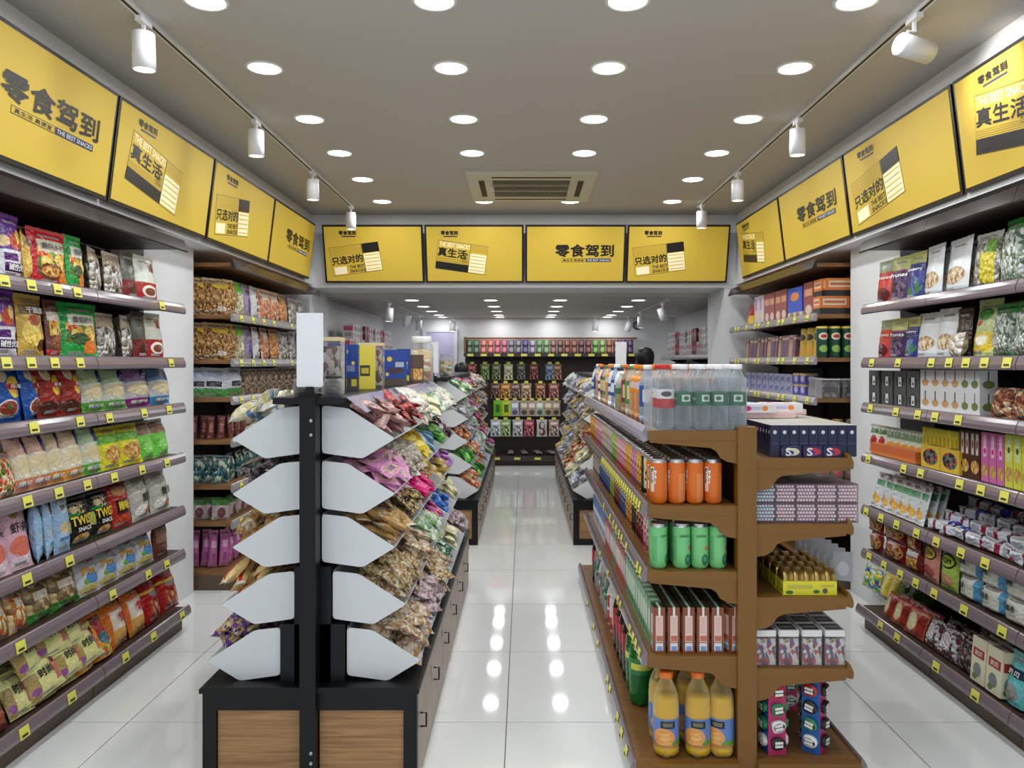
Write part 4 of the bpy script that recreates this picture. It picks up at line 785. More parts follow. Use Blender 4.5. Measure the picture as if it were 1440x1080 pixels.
def gondola(xc, y0, y1, hw, label, topw=.125):
    o = empty('sweets_gondola', (xc, y0, 0), label, 'gondola', 'sweets gondolas'); org = (xc, y0, 0)
    def P(n, mb, m, par=o): return ob(n, mb.mesh(n, m, org), par)
    zt = .378
    P('cabinet', MB().box(xc-hw+.02, xc+hw-.02, y0+.03, y1-.02, .0, zt-.03), BLACKM)
    P('worktop', MB().prism([(xc-hw-.008, zt-.022), (xc+hw+.008, zt-.022), (xc+hw+.008, zt-.006), (xc+hw, zt), (xc-hw, zt), (xc-hw-.008, zt-.006)], y0-.012, y1), BLACKM)
    fr = MB(); fw = .048
    fr.box(xc-hw, xc-hw+fw, y0, y0+.03, 0, zt-.022).box(xc+hw-fw, xc+hw, y0, y0+.03, 0, zt-.022).box(xc-hw+fw, xc+hw-fw, y0, y0+.03, zt-.085, zt-.022).box(xc-hw+fw, xc+hw-fw, y0, y0+.03, 0, .05)
    P('front_frame', fr, BLACKM)
    for a, b in ((xc-hw+fw, xc-.03), (xc+.03, xc+hw-fw)): P('front_panel', MB().box(a+.002, b-.002, y0+.012, y0+.026, .05, zt-.086), OAK)
    po = P('post', MB().box(xc-.028, xc+.028, y0-.03, y0+.03, 0, 1.40), BLACKM)
    for z in (.155, .12, 1.318, 1.268): 
        bb = MB(); bb.lathe([(.001, .003), (.005, .0025), (.0065, 0)], 10); me = bb.mesh('bolt', STEEL); ob('bolt', me, po, (.012-.0, -.031, z), (PI/2, 0, 0))
    P('core', MB().box(xc-.026, xc+.026, y0+.03, y1-.02, zt, 1.36).box(xc-.065, xc+.065, y0+.035, y1-.02, zt, .79).box(xc-.115, xc+.115, y0+.035, y1-.02, zt, .585), BLACKM)
    P('top_board', MB().box(xc-topw, xc+topw, y0-.02, y1, 1.375, 1.398), BLACKM)
    n = max(1, round((y1-y0)/.42)); dl = (y1-y0-.05)/n
    for s in (-1, 1):
        for i in range(n):
            a = y0+.03+i*dl; x = xc+s*hw
            q = sorted((x-s*.02, x-s*.001)); dr = P('cabinet_door', MB().box(q[0], q[1], a+.002, a+dl-.002, .012, zt-.026), OAKS)
            h = MB(); h.tube([(x, a+.07, .24), (x+s*.02, a+.07, .24), (x+s*.02, a+.07, .19), (x, a+.07, .19)], .004, 5); P('handle', h, BLACKM, dr)
            h = MB(); q = sorted((x-s*.002, x+s*.004)); h.box(q[0], q[1], a+dl-.05, a+dl-.035, .26, .29); P('lock', h, STEEL, dr)
    return o
XL = -.757
gondola(XL, 2.73, 5.3, .379, 'black and oak sweets gondola on the left nearest the camera')
PLAN_R = [['cocoa_bar', 'red_stick', 'puff_pack', 'lemon_puff', 'white_green_pack', 'puff_pack'], ['pink_wafer', 'clear_cake', 'yellow_pack', 'sky_pack', 'green_jelly', 'plum_pack'], ['waffle_bar', 'gold_black_pack', 'neon_pink_pack', 'red_gold_stick', 'gold_pack', 'lilac_pack'],
          ['chip_pack', 'cookie_pack', 'white_green_pack', 'purple_red_pack', 'blue_twist', 'cream_pack'], ['cookie_pack', 'mauve_pack', 'chip_pack', 'dark_green_pack', 'cream_pack', 'mauve_pack']]
PLAN_L = [['cheese_roll', 'cheese_roll', 'lemon_puff'], ['grey_strip', 'grey_strip', 'clear_cake'], ['bread_pack', 'bread_pack', 'cookie_pack'], ['red_cream_bar', 'red_cream_bar', 'waffle_bar'], ['purple_bar', 'purple_bar', 'gold_pack']]
L6 = (5.24-2.78)/6
rown = ['top', 'second', 'third', 'fourth', 'bottom']
for row in range(5):
    for i in range(6):
        y = 2.78+i*L6
        tray(1, XL, row, y, L6-.004, 'white angled tray, %s tier, %s along aisle side of near left gondola' % (rown[row], nth(i+1)), 'trays of near left gondola')
        fill(1, XL, row, y, L6-.004, PLAN_R[row][i], 18 if i < 3 else 12, '%s %s-tier tray, aisle side near left gondola' % (nth(i+1), rown[row]), 'loose %s packs in near left gondola' % PLAN_R[row][i].split('_')[0], 1, row*31+i, 4 if i < 3 else 3)
        tray(-1, XL, row, y, L6-.004, 'white angled tray, %s tier, %s along wall side of near left gondola' % (rown[row], nth(i+1)), 'trays of near left gondola')
        if i < 3: fill(-1, XL, row, y, L6-.004, PLAN_L[row][i], 18 if i == 0 else 12, '%s %s-tier tray, wall side near left gondola' % (nth(i+1), rown[row]), 'loose %s packs in near left gondola' % PLAN_L[row][i].split('_')[0], 1, row*57+i+400, 5 if i == 0 else 4)
# the two far gondolas
FAR_L = ['white_green_pack', 'silver_pack', 'orange_pack', 'white_twist', 'red_gold_stick', 'dark_green_pack', 'orange_pack', 'purple_red_pack', 'cookie_pack', 'green_jelly']
FAR_R = ['white_twist', 'silver_pack', 'white_twist', 'chip_pack', 'silver_pack', 'white_green_pack', 'orange_pack', 'gold_pack', 'white_twist', 'cream_pack']
def far_gondola(xc, s, plan, side):
    gondola(xc, 6.44, 10.3, .379, 'black and oak sweets gondola at the rear %s of the aisle' % side)
    L = .61
    for row in range(5):
        for i in range(6):
            y = 6.5+i*L; key = plan[(row*3+i*7) % len(plan)]
            tray(s, xc, row, y, L-.004, 'white angled tray, %s tier, %s along aisle side of rear %s gondola' % (rown[row], nth(i+1), side), 'trays of rear %s gondola' % side)
            fill(s, xc, row, y, L-.004, key, 12 if i < 2 else 9, '%s %s-tier tray, rear %s gondola' % (nth(i+1), rown[row], side), 'loose %s packs in rear %s gondola' % (key.split('_')[0], side), 1.25, row*17+i+(900 if s > 0 else 1300))
            if i == 0: tray(-s, xc, row, y, L-.004, 'white angled tray, %s tier, outer side of rear %s gondola' % (rown[row], side), 'trays of rear %s gondola' % side)
far_gondola(-.765, 1, FAR_L, 'left')
far_gondola(.79, -1, FAR_R, 'right')
# ------------------------------------------------------------------ blank white signs on the gondola posts
SIGN = mat('sign_white', (232, 234, 238), .4)
def blank_sign(x, y, z0, w, h, label):
    o = empty('blank_sign', (x, y, z0), label, 'sign', 'blank white signs')
    pts = [(-w/2+.004, 0), (w/2-.004, 0), (w/2, .004), (w/2, h-.004), (w/2-.004, h), (-w/2+.004, h), (-w/2, h-.004), (-w/2, .004)]
    ob('board', MB().prism([(a, b+.035) for a, b in pts], -.005, .005).mesh('board', SIGN), o)
    ob('stem', MB().box(-.012, .012, -.012, .012, 0, .036).box(-.035, .035, -.02, .02, 0, .012).mesh('stem', BLACKM), o)
blank_sign(XL-.002, 2.74, 1.40, .092, .262, 'blank white upright sign on the near left gondola post')
blank_sign(-.765, 6.47, 1.40, .095, .26, 'blank white upright sign on the rear left gondola')
blank_sign(.81, 6.47, 1.40, .09, .26, 'blank white upright sign on the rear right gondola')
# ------------------------------------------------------------------ goods standing on the left gondola
ac1 = MB().prism([(XL+.125, 1.398), (XL+.128, 1.398), (XL+.20, 1.345), (XL+.197, 1.343)], 2.74, 5.28).mesh('price_strip', mat('strip_clear', (176, 172, 196), .1, trans=.8), (XL, 2.74, 1.35))
o = ob('price_strip', ac1, None, (XL, 2.74, 1.35)); tag(o, 'long clear sloping price strip along the top edge of near left gondola', 'price strip')
JARC = mat('jar_clear', (200, 200, 206), .08, trans=.9)
def jar(key, desc, r, h, contents, lid, square=False, cat='jar'):
    if square:
        b = MB().box(-r, r, -r, r, 0, h*.93).mesh(key, JARC); c = MB().box(-r*.94, r*.94, -r*.94, r*.94, .004, h*.84).mesh('sweets', contents); l = MB().box(-r*1.02, r*1.02, -r*1.02, r*1.02, h*.93, h).mesh('lid', lid)
    else:
        b = MB().lathe([(0, 0), (r*.95, 0), (r, .01), (r, h*.78), (r*.8, h*.87)], 18).mesh(key, JARC)
        c = MB().lathe([(0, .004), (r*.93, .004), (r*.95, .02), (r*.95, h*.7), (0, h*.74)], 18).mesh('sweets', contents); l = MB().lathe([(r*.82, h*.86), (r*.84, h*.87), (r*.84, h*.985), (r*.8, h), (0, h)], 18).mesh('lid', lid)
    K[key] = Kind(key, desc, cat, [(key, b), ('sweets', c), ('lid', l)], 2*r, h, 2*r)
jar('chocolate_ball_jar', 'square clear jar of brown and white chocolate balls', .06, .22, pr('choc_balls', ('v', 5, (110, 76, 54), (176, 160, 146), (70, 50, 40), (206, 196, 186)), (), .25, .3), mat('lid_cream', (214, 196, 150), .4), True)
C('blue_candy_box', 'dark blue tall box with yellow dots', .075, .2, .08, (34, 62, 140), [('r', 0, 1, 0, .3, (70, 66, 74)), ('e', .3, .85, .12, .05, (222, 200, 80)), ('e', .7, .6, .1, .04, (222, 200, 80)), ('r', .2, .8, .42, .55, (120, 130, 160)), ('r', .6, .9, .1, .25, (206, 196, 60))], cat='box')
C('yellow_candy_box', 'plain yellow box with a black label', .1, .2, .07, (222, 206, 70), [('r', .3, .75, .3, .55, (50, 46, 36)), ('r', .36, .7, .36, .49, (196, 180, 60))], cat='box')
C('blue_brown_box', 'blue box with a brown swirl', .15, .19, .08, (32, 66, 150), [('r', 0, .22, 0, 1, (96, 72, 56)), ('r', .22, 1, 0, .2, (84, 70, 64)), ('e', .4, .74, .09, .07, (226, 190, 60)), ('e', .32, .32, .06, .05, (226, 200, 90)), ('e', .62, .42, .3, .08, (70, 52, 52)), ('r', .6, .9, .52, .66, (170, 180, 200))], cat='box')
C('brown_cracker_box', 'brown box of crackers', .07, .17, .07, (90, 70, 56), [('r', .1, .9, .1, .5, FOOD)], cat='box')
jar('cookie_jar', 'round clear jar of biscuits with white lid', .075, .29, pr('cookie_jar_fill', ('v', 6, (206, 180, 120), (226, 214, 180), (170, 120, 70)), (), .25, .3), mat('lid_white', (232, 232, 230), .4))
jar('snack_tub', 'clear tub of mixed sticks', .06, .2, pr('tub_fill', ('v', 6, (190, 160, 110), (60, 120, 90), (222, 206, 170)), (), .25, .3), JARC)
jar('fudge_jar', 'small clear jar with brown sweets and blue sticker', .034, .075, pr('fudge_fill', ('v', 4, (70, 60, 56), (110, 96, 84), (50, 44, 44)), (), .25, .3), mat('lid_dark', (40, 36, 36), .4))
g1 = 'goods on top of near left gondola'
z = 1.399
for kk, x, y, rz, lb in (('chocolate_ball_jar', -.765, 3.0, .1, 'nearest the white sign'), ('fudge_jar', -.69, 2.80, 0, 'under the white sign'), ('fudge_jar', -.80, 2.80, 0, 'behind the post'), ('blue_candy_box', -.775, 3.21, .2, 'beside the brown jar'), ('blue_candy_box', -.76, 3.38, .15, 'beside the yellow box'), ('yellow_candy_box', -.745, 3.6, .25, 'between the blue boxes'),
        ('chocolate_ball_jar', -.76, 3.85, .1, 'behind the yellow box'), ('blue_brown_box', -.705, 4.12, .25, 'in the middle'), ('blue_candy_box', -.69, 4.42, .2, 'past the swirl box'), ('brown_cracker_box', -.655, 4.75, .2, 'next to biscuit jar'), ('cookie_jar', -.66, 4.98, 0, 'at the far end'), ('brown_cracker_box', -.74, 4.85, 0, 'behind the biscuit jar')):
    place(K[kk], (x, y, z), (0, 0, rz), None, '%s %s on top of near left gondola' % (K[kk].desc, lb), g1)
place(K['snack_tub'], (-.68, 6.75, z), (0, 0, 0), None, 'clear tub of mixed sticks on the rear left gondola beside the sign', g1)
# ------------------------------------------------------------------ brown drinks gondola
TAN = mat('brown_lacquer', (124, 84, 24), .38); TANW = wood('brown_board', (112, 76, 36), (132, 92, 46), .4, (1, 9, 9))
XG, G0, G1 = .80, 2.79, 5.45
gd = empty('drinks_gondola', (XG, G0, 0), 'golden brown double-sided drinks gondola on the right of the aisle', 'gondola'); go = (XG, G0, 0)
def GP(n, mb, m, par=gd): return ob(n, mb.mesh(n, m, go), par)
post = GP('post', MB().box(XG-.034, XG+.034, G0-.02, G0+.03, 0, 1.29), TAN)
GP('post', MB().box(XG-.034, XG+.034, (G0+G1)/2-.03, (G0+G1)/2+.03, 0, 1.27), TAN); GP('post', MB().box(XG-.034, XG+.034, G1-.05, G1, 0, 1.27), TAN)
GP('back_panel', MB().box(XG-.012, XG+.012, G0+.03, G1-.05, .1, 1.26), mat('gondola_panel', (84, 58, 30), .5))
LZ = [1.276, 1.006, .77, .466]; RZ = [1.176, .94, .677, .421]; GB = .095
def gshelf(s, z, depth, tags):
    xe = XG+s*depth; a, b = sorted((XG+s*.034, xe))
    sh = GP('shelf', MB().box(a, b, G0, G1, z-.024, z), TANW)
    GP('edge', MB().box(a, b, G0-.012, G0, z-.034, z), TAN, sh)
    xi = XG+s*.034
    prof = [(xi, z-.034), (xe-s*.006, z-.034), (xe-s*.006, z-.042), (xi+s*.095, z-.062), (xi+s*.075, z-.074), (xi+s*.06, z-.098), (xi+s*.035, z-.112), (xi, z-.118)]
    GP('bracket', MB().prism(prof, G0-.010, G0-.004), TAN, sh)
    GP('bracket', MB().prism(prof, G1-.03, G1-.024), TAN, sh)
    RM = TAN if s > 0 else CLEAR if tags == 'clear' else RAIL
    r = GP('rail', MB().prism(rail_prof(xe, s, z), G0-.006, (G0+G1)/2-.002), RM, sh); GP('rail', MB().prism(rail_prof(xe, s, z), (G0+G1)/2+.002, G1), RM, sh)
    if tags and tags != 'clear':
        for ty in tags: price_tag(sh, s, xe+s*.027, ty, z-.012, go, .04, .034)
    return sh
TG = {1: [G0+.05+.064*i for i in range(22)], 2: [G0+.03, G0+.1]+[3.2, 3.35, 3.44, 3.55, 3.66, 3.8, 4.1], 3: [G0+.05, G0+.14, G0+.21, G0+.30, 3.4, 3.48, 3.9, 4.3]}
for i, z in enumerate(LZ): gshelf(-1, z, .355, 'clear' if i == 0 else TG[i])
for i, z in enumerate(RZ): gshelf(1, z, .365, ())
for s in (-1, 1):
    xe = XG+s*.40; a, b = sorted((XG+s*.034, xe)); bs = GP('base', MB().box(a, b, G0-.03, G1, GB-.03, GB), TANW); a2, b2 = sorted((XG+s*.034, xe-s*.03)); GP('kickboard', MB().box(a2, b2, G0-.01, G1, 0, GB-.03), TAN, bs)
    GP('edge', MB().box(a, b, G0-.045, G0-.03, GB-.045, GB), TAN, bs); GP('rail', MB().prism(rail_prof(xe, s, GB), G0-.04, G1), RAIL, bs)
    if s < 0:
        for ty in (2.86, 3.0, 3.13, 3.40, 3.5, 3.95, 4.2, 4.6): price_tag(bs, s, xe+s*.027, ty, GB-.012, go, .045, .034)
# ------------------------------------------------------------------ drinks
ALU = mat('aluminium', (196, 196, 198), .28, .9)
def can(key, desc, r, h, m, texts=()):
    K[key] = Kind(key, desc, 'drink can', rev([(key, [(r*.72, 0), (r*.8, .002), (r, .012), (r, h-.014)], m), ('lid', [(r, h-.014), (r*.86, h-.004), (r*.88, h), (r*.82, h-.001), (r*.8, h-.006), (0, h-.006)], ALU)], 16)
        + [('ring_pull', MB().box(-.009, .009, -.004, .012, h-.006, h-.004).mesh('ring_pull', ALU))], 2*r, h, 2*r)
    for (s, a, z, tw, th, tm) in texts:
        vs = MB(); add_text(vs, s, 0, 0, tw, th, 0, 0, .02); vs.v = [((r+.0006)*math.sin(a+x/r), -(r+.0006)*math.cos(a+x/r), z+zz) for x, y, zz in vs.v]; K[key].parts.append(('lettering', vs.mesh('lettering', tm)))
RC, HC = .0325, .164
can('orange_can', 'bright orange slim drink can', RC, HC, pr('can_orange', (224, 110, 30), [('r', .56, .74, .06, .74, ('s', 16, (236, 170, 110), (226, 120, 44))), ('r', .26, .34, .3, .9, (236, 226, 210)), ('r', .27, .33, .5, .86, (50, 40, 30))], .25, 0), [('桔子', -1.0, .1, .018, .05, WT)])
can('green_can', 'mint green slim drink can', RC, HC+.002, pr('can_green', (122, 206, 132), [('e', .62, .22, .07, .14, (50, 130, 84)), ('e', .62, .24, .03, .06, (90, 160, 150)), ('e', .66, .5, .04, .06, (226, 100, 80)), ('r', .3, .4, .2, .8, ('s', 14, (60, 120, 80), (122, 206, 132)))], .25, 0), [('LEMON', .3, .12, .036, .009, mat('print_dkgreen', (40, 90, 56), .4))])
for key, desc, c1, c2, c3 in (('cream_can', 'cream and black slim drink can', (226, 220, 180), (226, 190, 60), (40, 36, 30)), ('black_can', 'black slim drink can', (34, 30, 30), (90, 80, 76), (20, 20, 20)), ('mauve_can', 'mauve pink slim drink can', (196, 120, 176), (226, 180, 210), (130, 70, 120)), ('amber_can', 'amber yellow slim drink can', (226, 160, 50), (240, 206, 110), (150, 80, 30)),
        ('pink_can', 'pink and white slim drink can', (226, 150, 170), (240, 226, 226), (190, 60, 90)), ('lime_can', 'lime green slim drink can', (150, 190, 70), (220, 226, 150), (70, 120, 40)), ('blue_can', 'blue slim drink can', (60, 90, 160), (190, 206, 226), (30, 50, 110)), ('white_can', 'pale tan slim drink can', (214, 206, 190), (180, 140, 100), (90, 110, 120)), ('red_can', 'dark red slim drink can', (130, 40, 40), (206, 160, 120), (60, 24, 24))):
    can(key, desc, RC, HC, pr('p_'+key, c1, [('r', .1, .35, .1, .9, ('v', 6, c1, c2, c3)), ('r', .6, .85, .1, .9, ('v', 6, c1, c2, c3))], .25, 0))
pit = .0665
def can_block(z, cols_n, seq, shelf, deepfull):
    for j in range(40):
        key, n = None, j
        for kk, cnt in seq:
            if n < cnt: key = kk; break
            n -= cnt
        if key is None: break
        y = G0+.045+j*pit
        if y > G1-.05: break
        for c in range(cols_n if j < deepfull else 2):
            x = XG-.345+.037+c*pit+(.018 if shelf == 'third' and c+j > 0 else 0)
            if j == 0: lb = '%s, front rank, %s from the aisle, %s gondola shelf' % (K[key].desc, nth(c+1), shelf)
            elif c == 0: lb = '%s on the aisle edge, %s back from the front, %s gondola shelf' % (K[key].desc, nth(j+1), shelf)
            else: lb = '%s, rank %s back, file %s from aisle, %s gondola shelf' % (K[key].desc, nth(j+1), nth(c+1), shelf)
            K2 = K['orange_can'] if shelf == 'second' and c > 0 and j < 2 else K[key]
            lb = lb.replace(K[key].desc, K2.desc)
            o = place(K2, (x, y, z+.001), (0, 0, RND.uniform(-.35, .35) if c else .35), None, lb, 'cans on the %s gondola shelf' % shelf)
can_block(LZ[1], 4, [('orange_can', 2), ('cream_can', 1), ('black_can', 1), ('amber_can', 2), ('mauve_can', 2), ('amber_can', 3), ('pink_can', 5), ('lime_can', 3), ('white_can', 8), ('pink_can', 6), ('amber_can', 8)], 'second', 14)
can_block(LZ[2], 4, [('green_can', 3), ('pink_can', 2), ('red_can', 3), ('black_can', 2), ('amber_can', 3), ('blue_can', 3), ('red_can', 4), ('lime_can', 3), ('blue_can', 9), ('white_can', 9)], 'third', 12)
# water bottles
CLW = mat('clear_bottle', (206, 216, 222), .05, trans=.9); CAPW = mat('cap_white', (236, 236, 236), .4); CAPR = mat('cap_red', (196, 40, 40), .4)
def bottle(key, desc, r, h, liquid, body, cap, label=None, lz=(.3, .5), cat='bottle', lobes=None, fillto=.72):
    n = r*.42
    prof = [(0, .004), (r*.75, 0), (r*.97, .012), (r, .03), (r*.94, h*.13), (r, h*.16), (r*.94, h*.2), (r, h*.235), (r*.95, h*.275), (r, h*.31), (r*.97, h*.36), (r, h*.40), (r, h*.60), (r*.94, h*.625), (r*.985, h*.65), (r*.93, h*.675), (r*.95, h*.7), (r*.75, h*.8), (n*1.1, h*.89), (n, h*.93)]
    pp = [(key, prof, body, (4, 5, .16) if lobes else None)]
    if liquid: pp.append(('drink', [(0, .008)]+[(a*.95, z) for a, z in prof[2:] if z < h*fillto]+[(r*.8, h*fillto), (0, h*fillto)], liquid))
    pp.append(('cap', [(n*1.2, h*.925), (n*1.25, h*.93), (n*1.25, h*.99), (n*1.1, h), (0, h)], cap))
    if label: pp.append(('label', [(r*1.012, h*lz[0]), (r*1.015, h*(lz[0]+.01)), (r*1.015, h*(lz[1]-.01)), (r*1.012, h*lz[1])], label))
    K[key] = Kind(key, desc, cat, rev(pp, 18), 2*r, h, 2*r)
LABG = pr('label_green', (30, 104, 62), [('r', .42, .58, .3, .8, (206, 222, 212)), ('e', .5, .55, .05, .16, (40, 110, 70)), ('r', .7, .8, .15, .85, (196, 206, 200)), ('r', .1, .3, .4, .6, (150, 190, 166))], .35, 0)
bottle('water_bottle', 'clear water bottle with white cap and green label', .0325, .238, None, CLW, CAPW, LABG, (.37, .575))
bottle('red_water_bottle', 'clear water bottle with red cap and red label', .0325, .238, None, CLW, CAPR, pr('label_redwhite', (226, 226, 224), [('r', 0, 1, 0, .5, (190, 40, 40)), ('e', .5, .75, .1, .14, (60, 60, 60))], .35, 0), (.33, .62))
zt = LZ[0]+.001
for c in range(5):
    for j in range(3):
        x = XG-.33+.012+.036+c*.0662; kk = 'red_water_bottle' if c == 0 else 'water_bottle'
        place(K[kk], (x, G0+.045+j*.0665, zt), (0, 0, RND.uniform(-.6, .6)), None, '%s, %s from aisle in %s rank of water pack on top shelf' % (K[kk].desc, nth(c+1), nth(j+1)), 'water bottles on the top shelf')
wr = MB(); wr.box(XG-.335, XG+.006, G0+.008, G0+.215, zt, zt+.19); o = ob('shrink_wrap', wr.mesh('shrink_wrap', mat('shrink_film', (226, 230, 236), .08, trans=.94), (XG-.165, G0+.11, zt)), None, (XG-.165, G0+.11, zt)); tag(o, 'clear shrink film around the pack of water bottles on the top shelf', 'film')
ORJ = mat('orange_drink', (226, 140, 24), .25); TEA = mat('tea_drink', (150, 110, 50), .25); GRJ = mat('green_drink', (60, 130, 60), .2)
bottle('orange_soda_bottle', 'orange drink bottle', .033, .235, ORJ, mat('clear_bottle2', (222, 200, 170), .08, trans=.88), mat('cap_orange', (226, 130, 30), .4), pr('label_orange', (226, 140, 40), [('e', .5, .6, .2, .3, (210, 190, 196))], .35, 0), (.5, .72), fillto=.8)
bottle('milk_tea_bottle', 'white yogurt drink bottle', .033, .22, mat('milk', (222, 222, 226), .3), mat('milk_bottle', (226, 228, 232), .25), mat('cap_navy', (40, 50, 90), .4), pr('label_navy', (60, 90, 150), [('r', .2, .8, .3, .7, (220, 224, 230))], .35, 0), (.3, .6))
bottle('green_tea_bottle', 'green tea drink bottle', .033, .23, TEA, mat('tea_bottle', (206, 210, 190), .1, trans=.5), mat('cap_green', (60, 140, 70), .4), pr('label_tea', (70, 140, 90), [('r', .3, .7, .2, .8, (206, 206, 150))], .35, 0), (.25, .7))
bottle('brown_tea_bottle', 'brown tea drink bottle', .033, .23, mat('dark_tea', (110, 60, 30), .25), mat('tea_bottle2', (190, 150, 120), .1, trans=.4), mat('cap_red2', (190, 60, 40), .4), pr('label_brown', (130, 60, 40), [('r', .3, .7, .2, .8, (220, 180, 130))], .35, 0), (.25, .7))
bottle('blue_drink_bottle', 'blue sports drink bottle', .033, .235, mat('blue_drink', (110, 150, 190), .2), mat('blue_bottle', (170, 190, 214), .08, trans=.5), CAPW, pr('label_blue', (50, 80, 150), [('r', .3, .7, .2, .8, (220, 226, 236))], .35, 0), (.3, .65))
bottle('straw_tub', 'clear tub of green and tan sticks', .045, .2, mat('sticks', (170, 150, 100), .5), mat('tub', (196, 200, 196), .1, trans=.55), CAPW, pr('label_sticks', (150, 140, 100), [('r', 0, 1, .7, 1, (60, 110, 70))], .3, 0), (.1, .6), cat='tub')
seqb = ['blue_drink_bottle', 'orange_soda_bottle', 'orange_soda_bottle', 'green_tea_bottle', 'brown_tea_bottle', 'straw_tub', 'milk_tea_bottle', 'blue_drink_bottle', 'milk_tea_bottle', 'orange_soda_bottle', 'green_tea_bottle', 'brown_tea_bottle', 'milk_tea_bottle', 'orange_soda_bottle', 'blue_drink_bottle', 'milk_tea_bottle']
for i, kk in enumerate(seqb):
    y = 3.10+i*.145
    for c in range(2 if i > 6 else 4):
        k2 = kk if c == 0 else ('orange_soda_bottle' if i < 4 else kk)
        place(K[k2], (XG-.31+.005+c*.085, y+(.0 if c == 0 else .02), zt), (0, 0, RND.uniform(-1, 1)), None, '%s, %s behind water pack, %s from the aisle, top gondola shelf' % (K[k2].desc, nth(i+1), nth(c+1)), 'bottles along the top shelf')
# cartons
k = carton('juice_carton', 'slim brown drink carton with a pale side panel', .043, .165, .06, pr('carton_brown', (140, 76, 44), [('r', .2, .82, .24, .82, (226, 196, 186)), ('r', .2, .82, .05, .22, (222, 226, 232)), ('r', .3, .75, .05, .15, (120, 160, 214)), ('r', .25, .8, .26, .38, (190, 110, 90)), ('r', .3, .7, .44, .78, ('s', 20, (206, 160, 150), (226, 196, 186)))], .4, 0), cat='drink carton')
k.parts.append(('straw', MB().box(-.004, .004, -.0335, -.0305, .133, .167).box(-.004, .004, -.033, .025, .165, .168).mesh('straw', mat('straw_white', (226, 226, 222), .3))))
k.parts.append(('carton_top', MB().box(-.0205, .0205, -.029, .029, .165, .1658).mesh('carton_top', mat('carton_dkgreen', (40, 84, 56), .4))))
K['juice_carton'] = k
K['green_carton'] = carton('green_carton', 'pale green drink carton', .043, .165, .06, pr('carton_green', (130, 180, 140), [('r', .1, .9, .3, .8, (206, 222, 206)), ('e', .5, .2, .3, .12, (60, 130, 70))], .4, 0), cat='drink carton')
K['red_carton'] = carton('red_carton', 'red and white drink carton', .043, .165, .06, pr('carton_red', (190, 90, 90), [('r', .1, .9, .3, .8, (230, 222, 220))], .4, 0), cat='drink carton')
K['milk_carton'] = carton('milk_carton', 'white and blue milk carton', .043, .17, .06, pr('carton_milk', (222, 226, 232), [('r', 0, 1, .62, 1, (90, 130, 200)), ('e', .5, .3, .3, .12, (60, 90, 160))], .4, 0), cat='drink carton')
seqc = ['juice_carton']*9+['green_carton']*3+['red_carton']*6+['green_carton']*2+['red_carton']*6+['milk_carton']*12
for j, kk in enumerate(seqc):
    for c in range(6 if j < 9 else 2):
        y = G0+.045+j*.064
        if y > G1-.05: continue
        k2 = kk if c else ('green_carton' if 0 < j < 9 else kk)
        lb = ('%s, %s from the aisle in the front rank, fourth gondola shelf' % (K[k2].desc, nth(c+1))) if j == 0 else '%s, rank %s back, file %s from aisle, fourth gondola shelf' % (K[k2].desc, nth(j+1), nth(c+1))
        place(K[k2], (XG-.345+.035+c*.0535, y, LZ[3]+.001), (0, 0, RND.uniform(-.04, .04)+(.35 if c == 5 and j == 0 else 0)), None, lb, 'cartons on the fourth gondola shelf')
# large juice bottles and other large bottles on the base
JUI = mat('orange_juice', (222, 180, 36), .3)
LABO = pr('label_oj', (96, 130, 196), [('e', .42, .34, .14, .34, (226, 160, 90)), ('e', .42, .34, .11, .27, ('v', 8, (226, 150, 70), (236, 180, 110), (230, 166, 90))), ('e', .62, .12, .1, .14, (90, 150, 60)), ('r', .38, .56, .68, .94, (30, 30, 34)), ('r', .41, .53, .74, .88, (110, 110, 90)), ('e', .05, .3, .1, .3, (226, 160, 90)), ('r', 0, 1, 0, .08, (190, 120, 60))], .35, 0)
bottle('juice_bottle', 'large orange juice bottle with orange cap and blue label', .0475, .303, JUI, mat('oj_bottle', (240, 220, 160), .06, trans=.9), mat('cap_oj', (236, 120, 40), .4), LABO, (.14, .47), lobes=True, fillto=.70)
for i, (x, y) in enumerate(((943-5, 2.80), (983, 2.80), (1016, 2.80))):
    place(K['juice_bottle'], (PX(x, 2.80)-.0, 2.82, GB+.001), (0, 0, (.15, .0, -.35)[i]), None, 'large orange juice bottle, %s of three in front on the gondola base' % ('left', 'middle', 'right')[i], 'juice bottles on the base')
for i, x in enumerate((930, 968, 1003)):
    place(K['juice_bottle'], (PX(x, 2.93), 2.935, GB+.001), (0, 0, .3), None, 'large orange juice bottle, %s of three in second rank on the gondola base' % ('left', 'middle', 'right')[i], 'juice bottles on the base')
    place(K['juice_bottle'], (PX(x, 3.05)+.02, 3.05, GB+.001), (0, 0, .3), None, 'large orange juice bottle, %s of three in third rank on the gondola base' % ('left', 'middle', 'right')[i], 'juice bottles on the base')
bottle('lemonade_bottle', 'large green lemonade bottle', .05, .33, None, mat('green_pet', (30, 120, 50), .08, trans=.35), mat('cap_green2', (40, 130, 60), .4), pr('label_lemon', (40, 130, 60), [('r', .3, .7, .3, .7, (220, 222, 90))], .35, 0), (.4, .6), lobes=True)
bottle('cola_bottle', 'large dark cola bottle', .05, .33, mat('cola', (30, 14, 10), .2), mat('cola_pet', (60, 40, 34), .06, trans=.3), mat('cap_dkred', (160, 30, 34), .4), pr('label_cola', (40, 60, 160), [('r', 0, .5, 0, 1, (176, 30, 40))], .35, 0), (.4, .66), lobes=True)
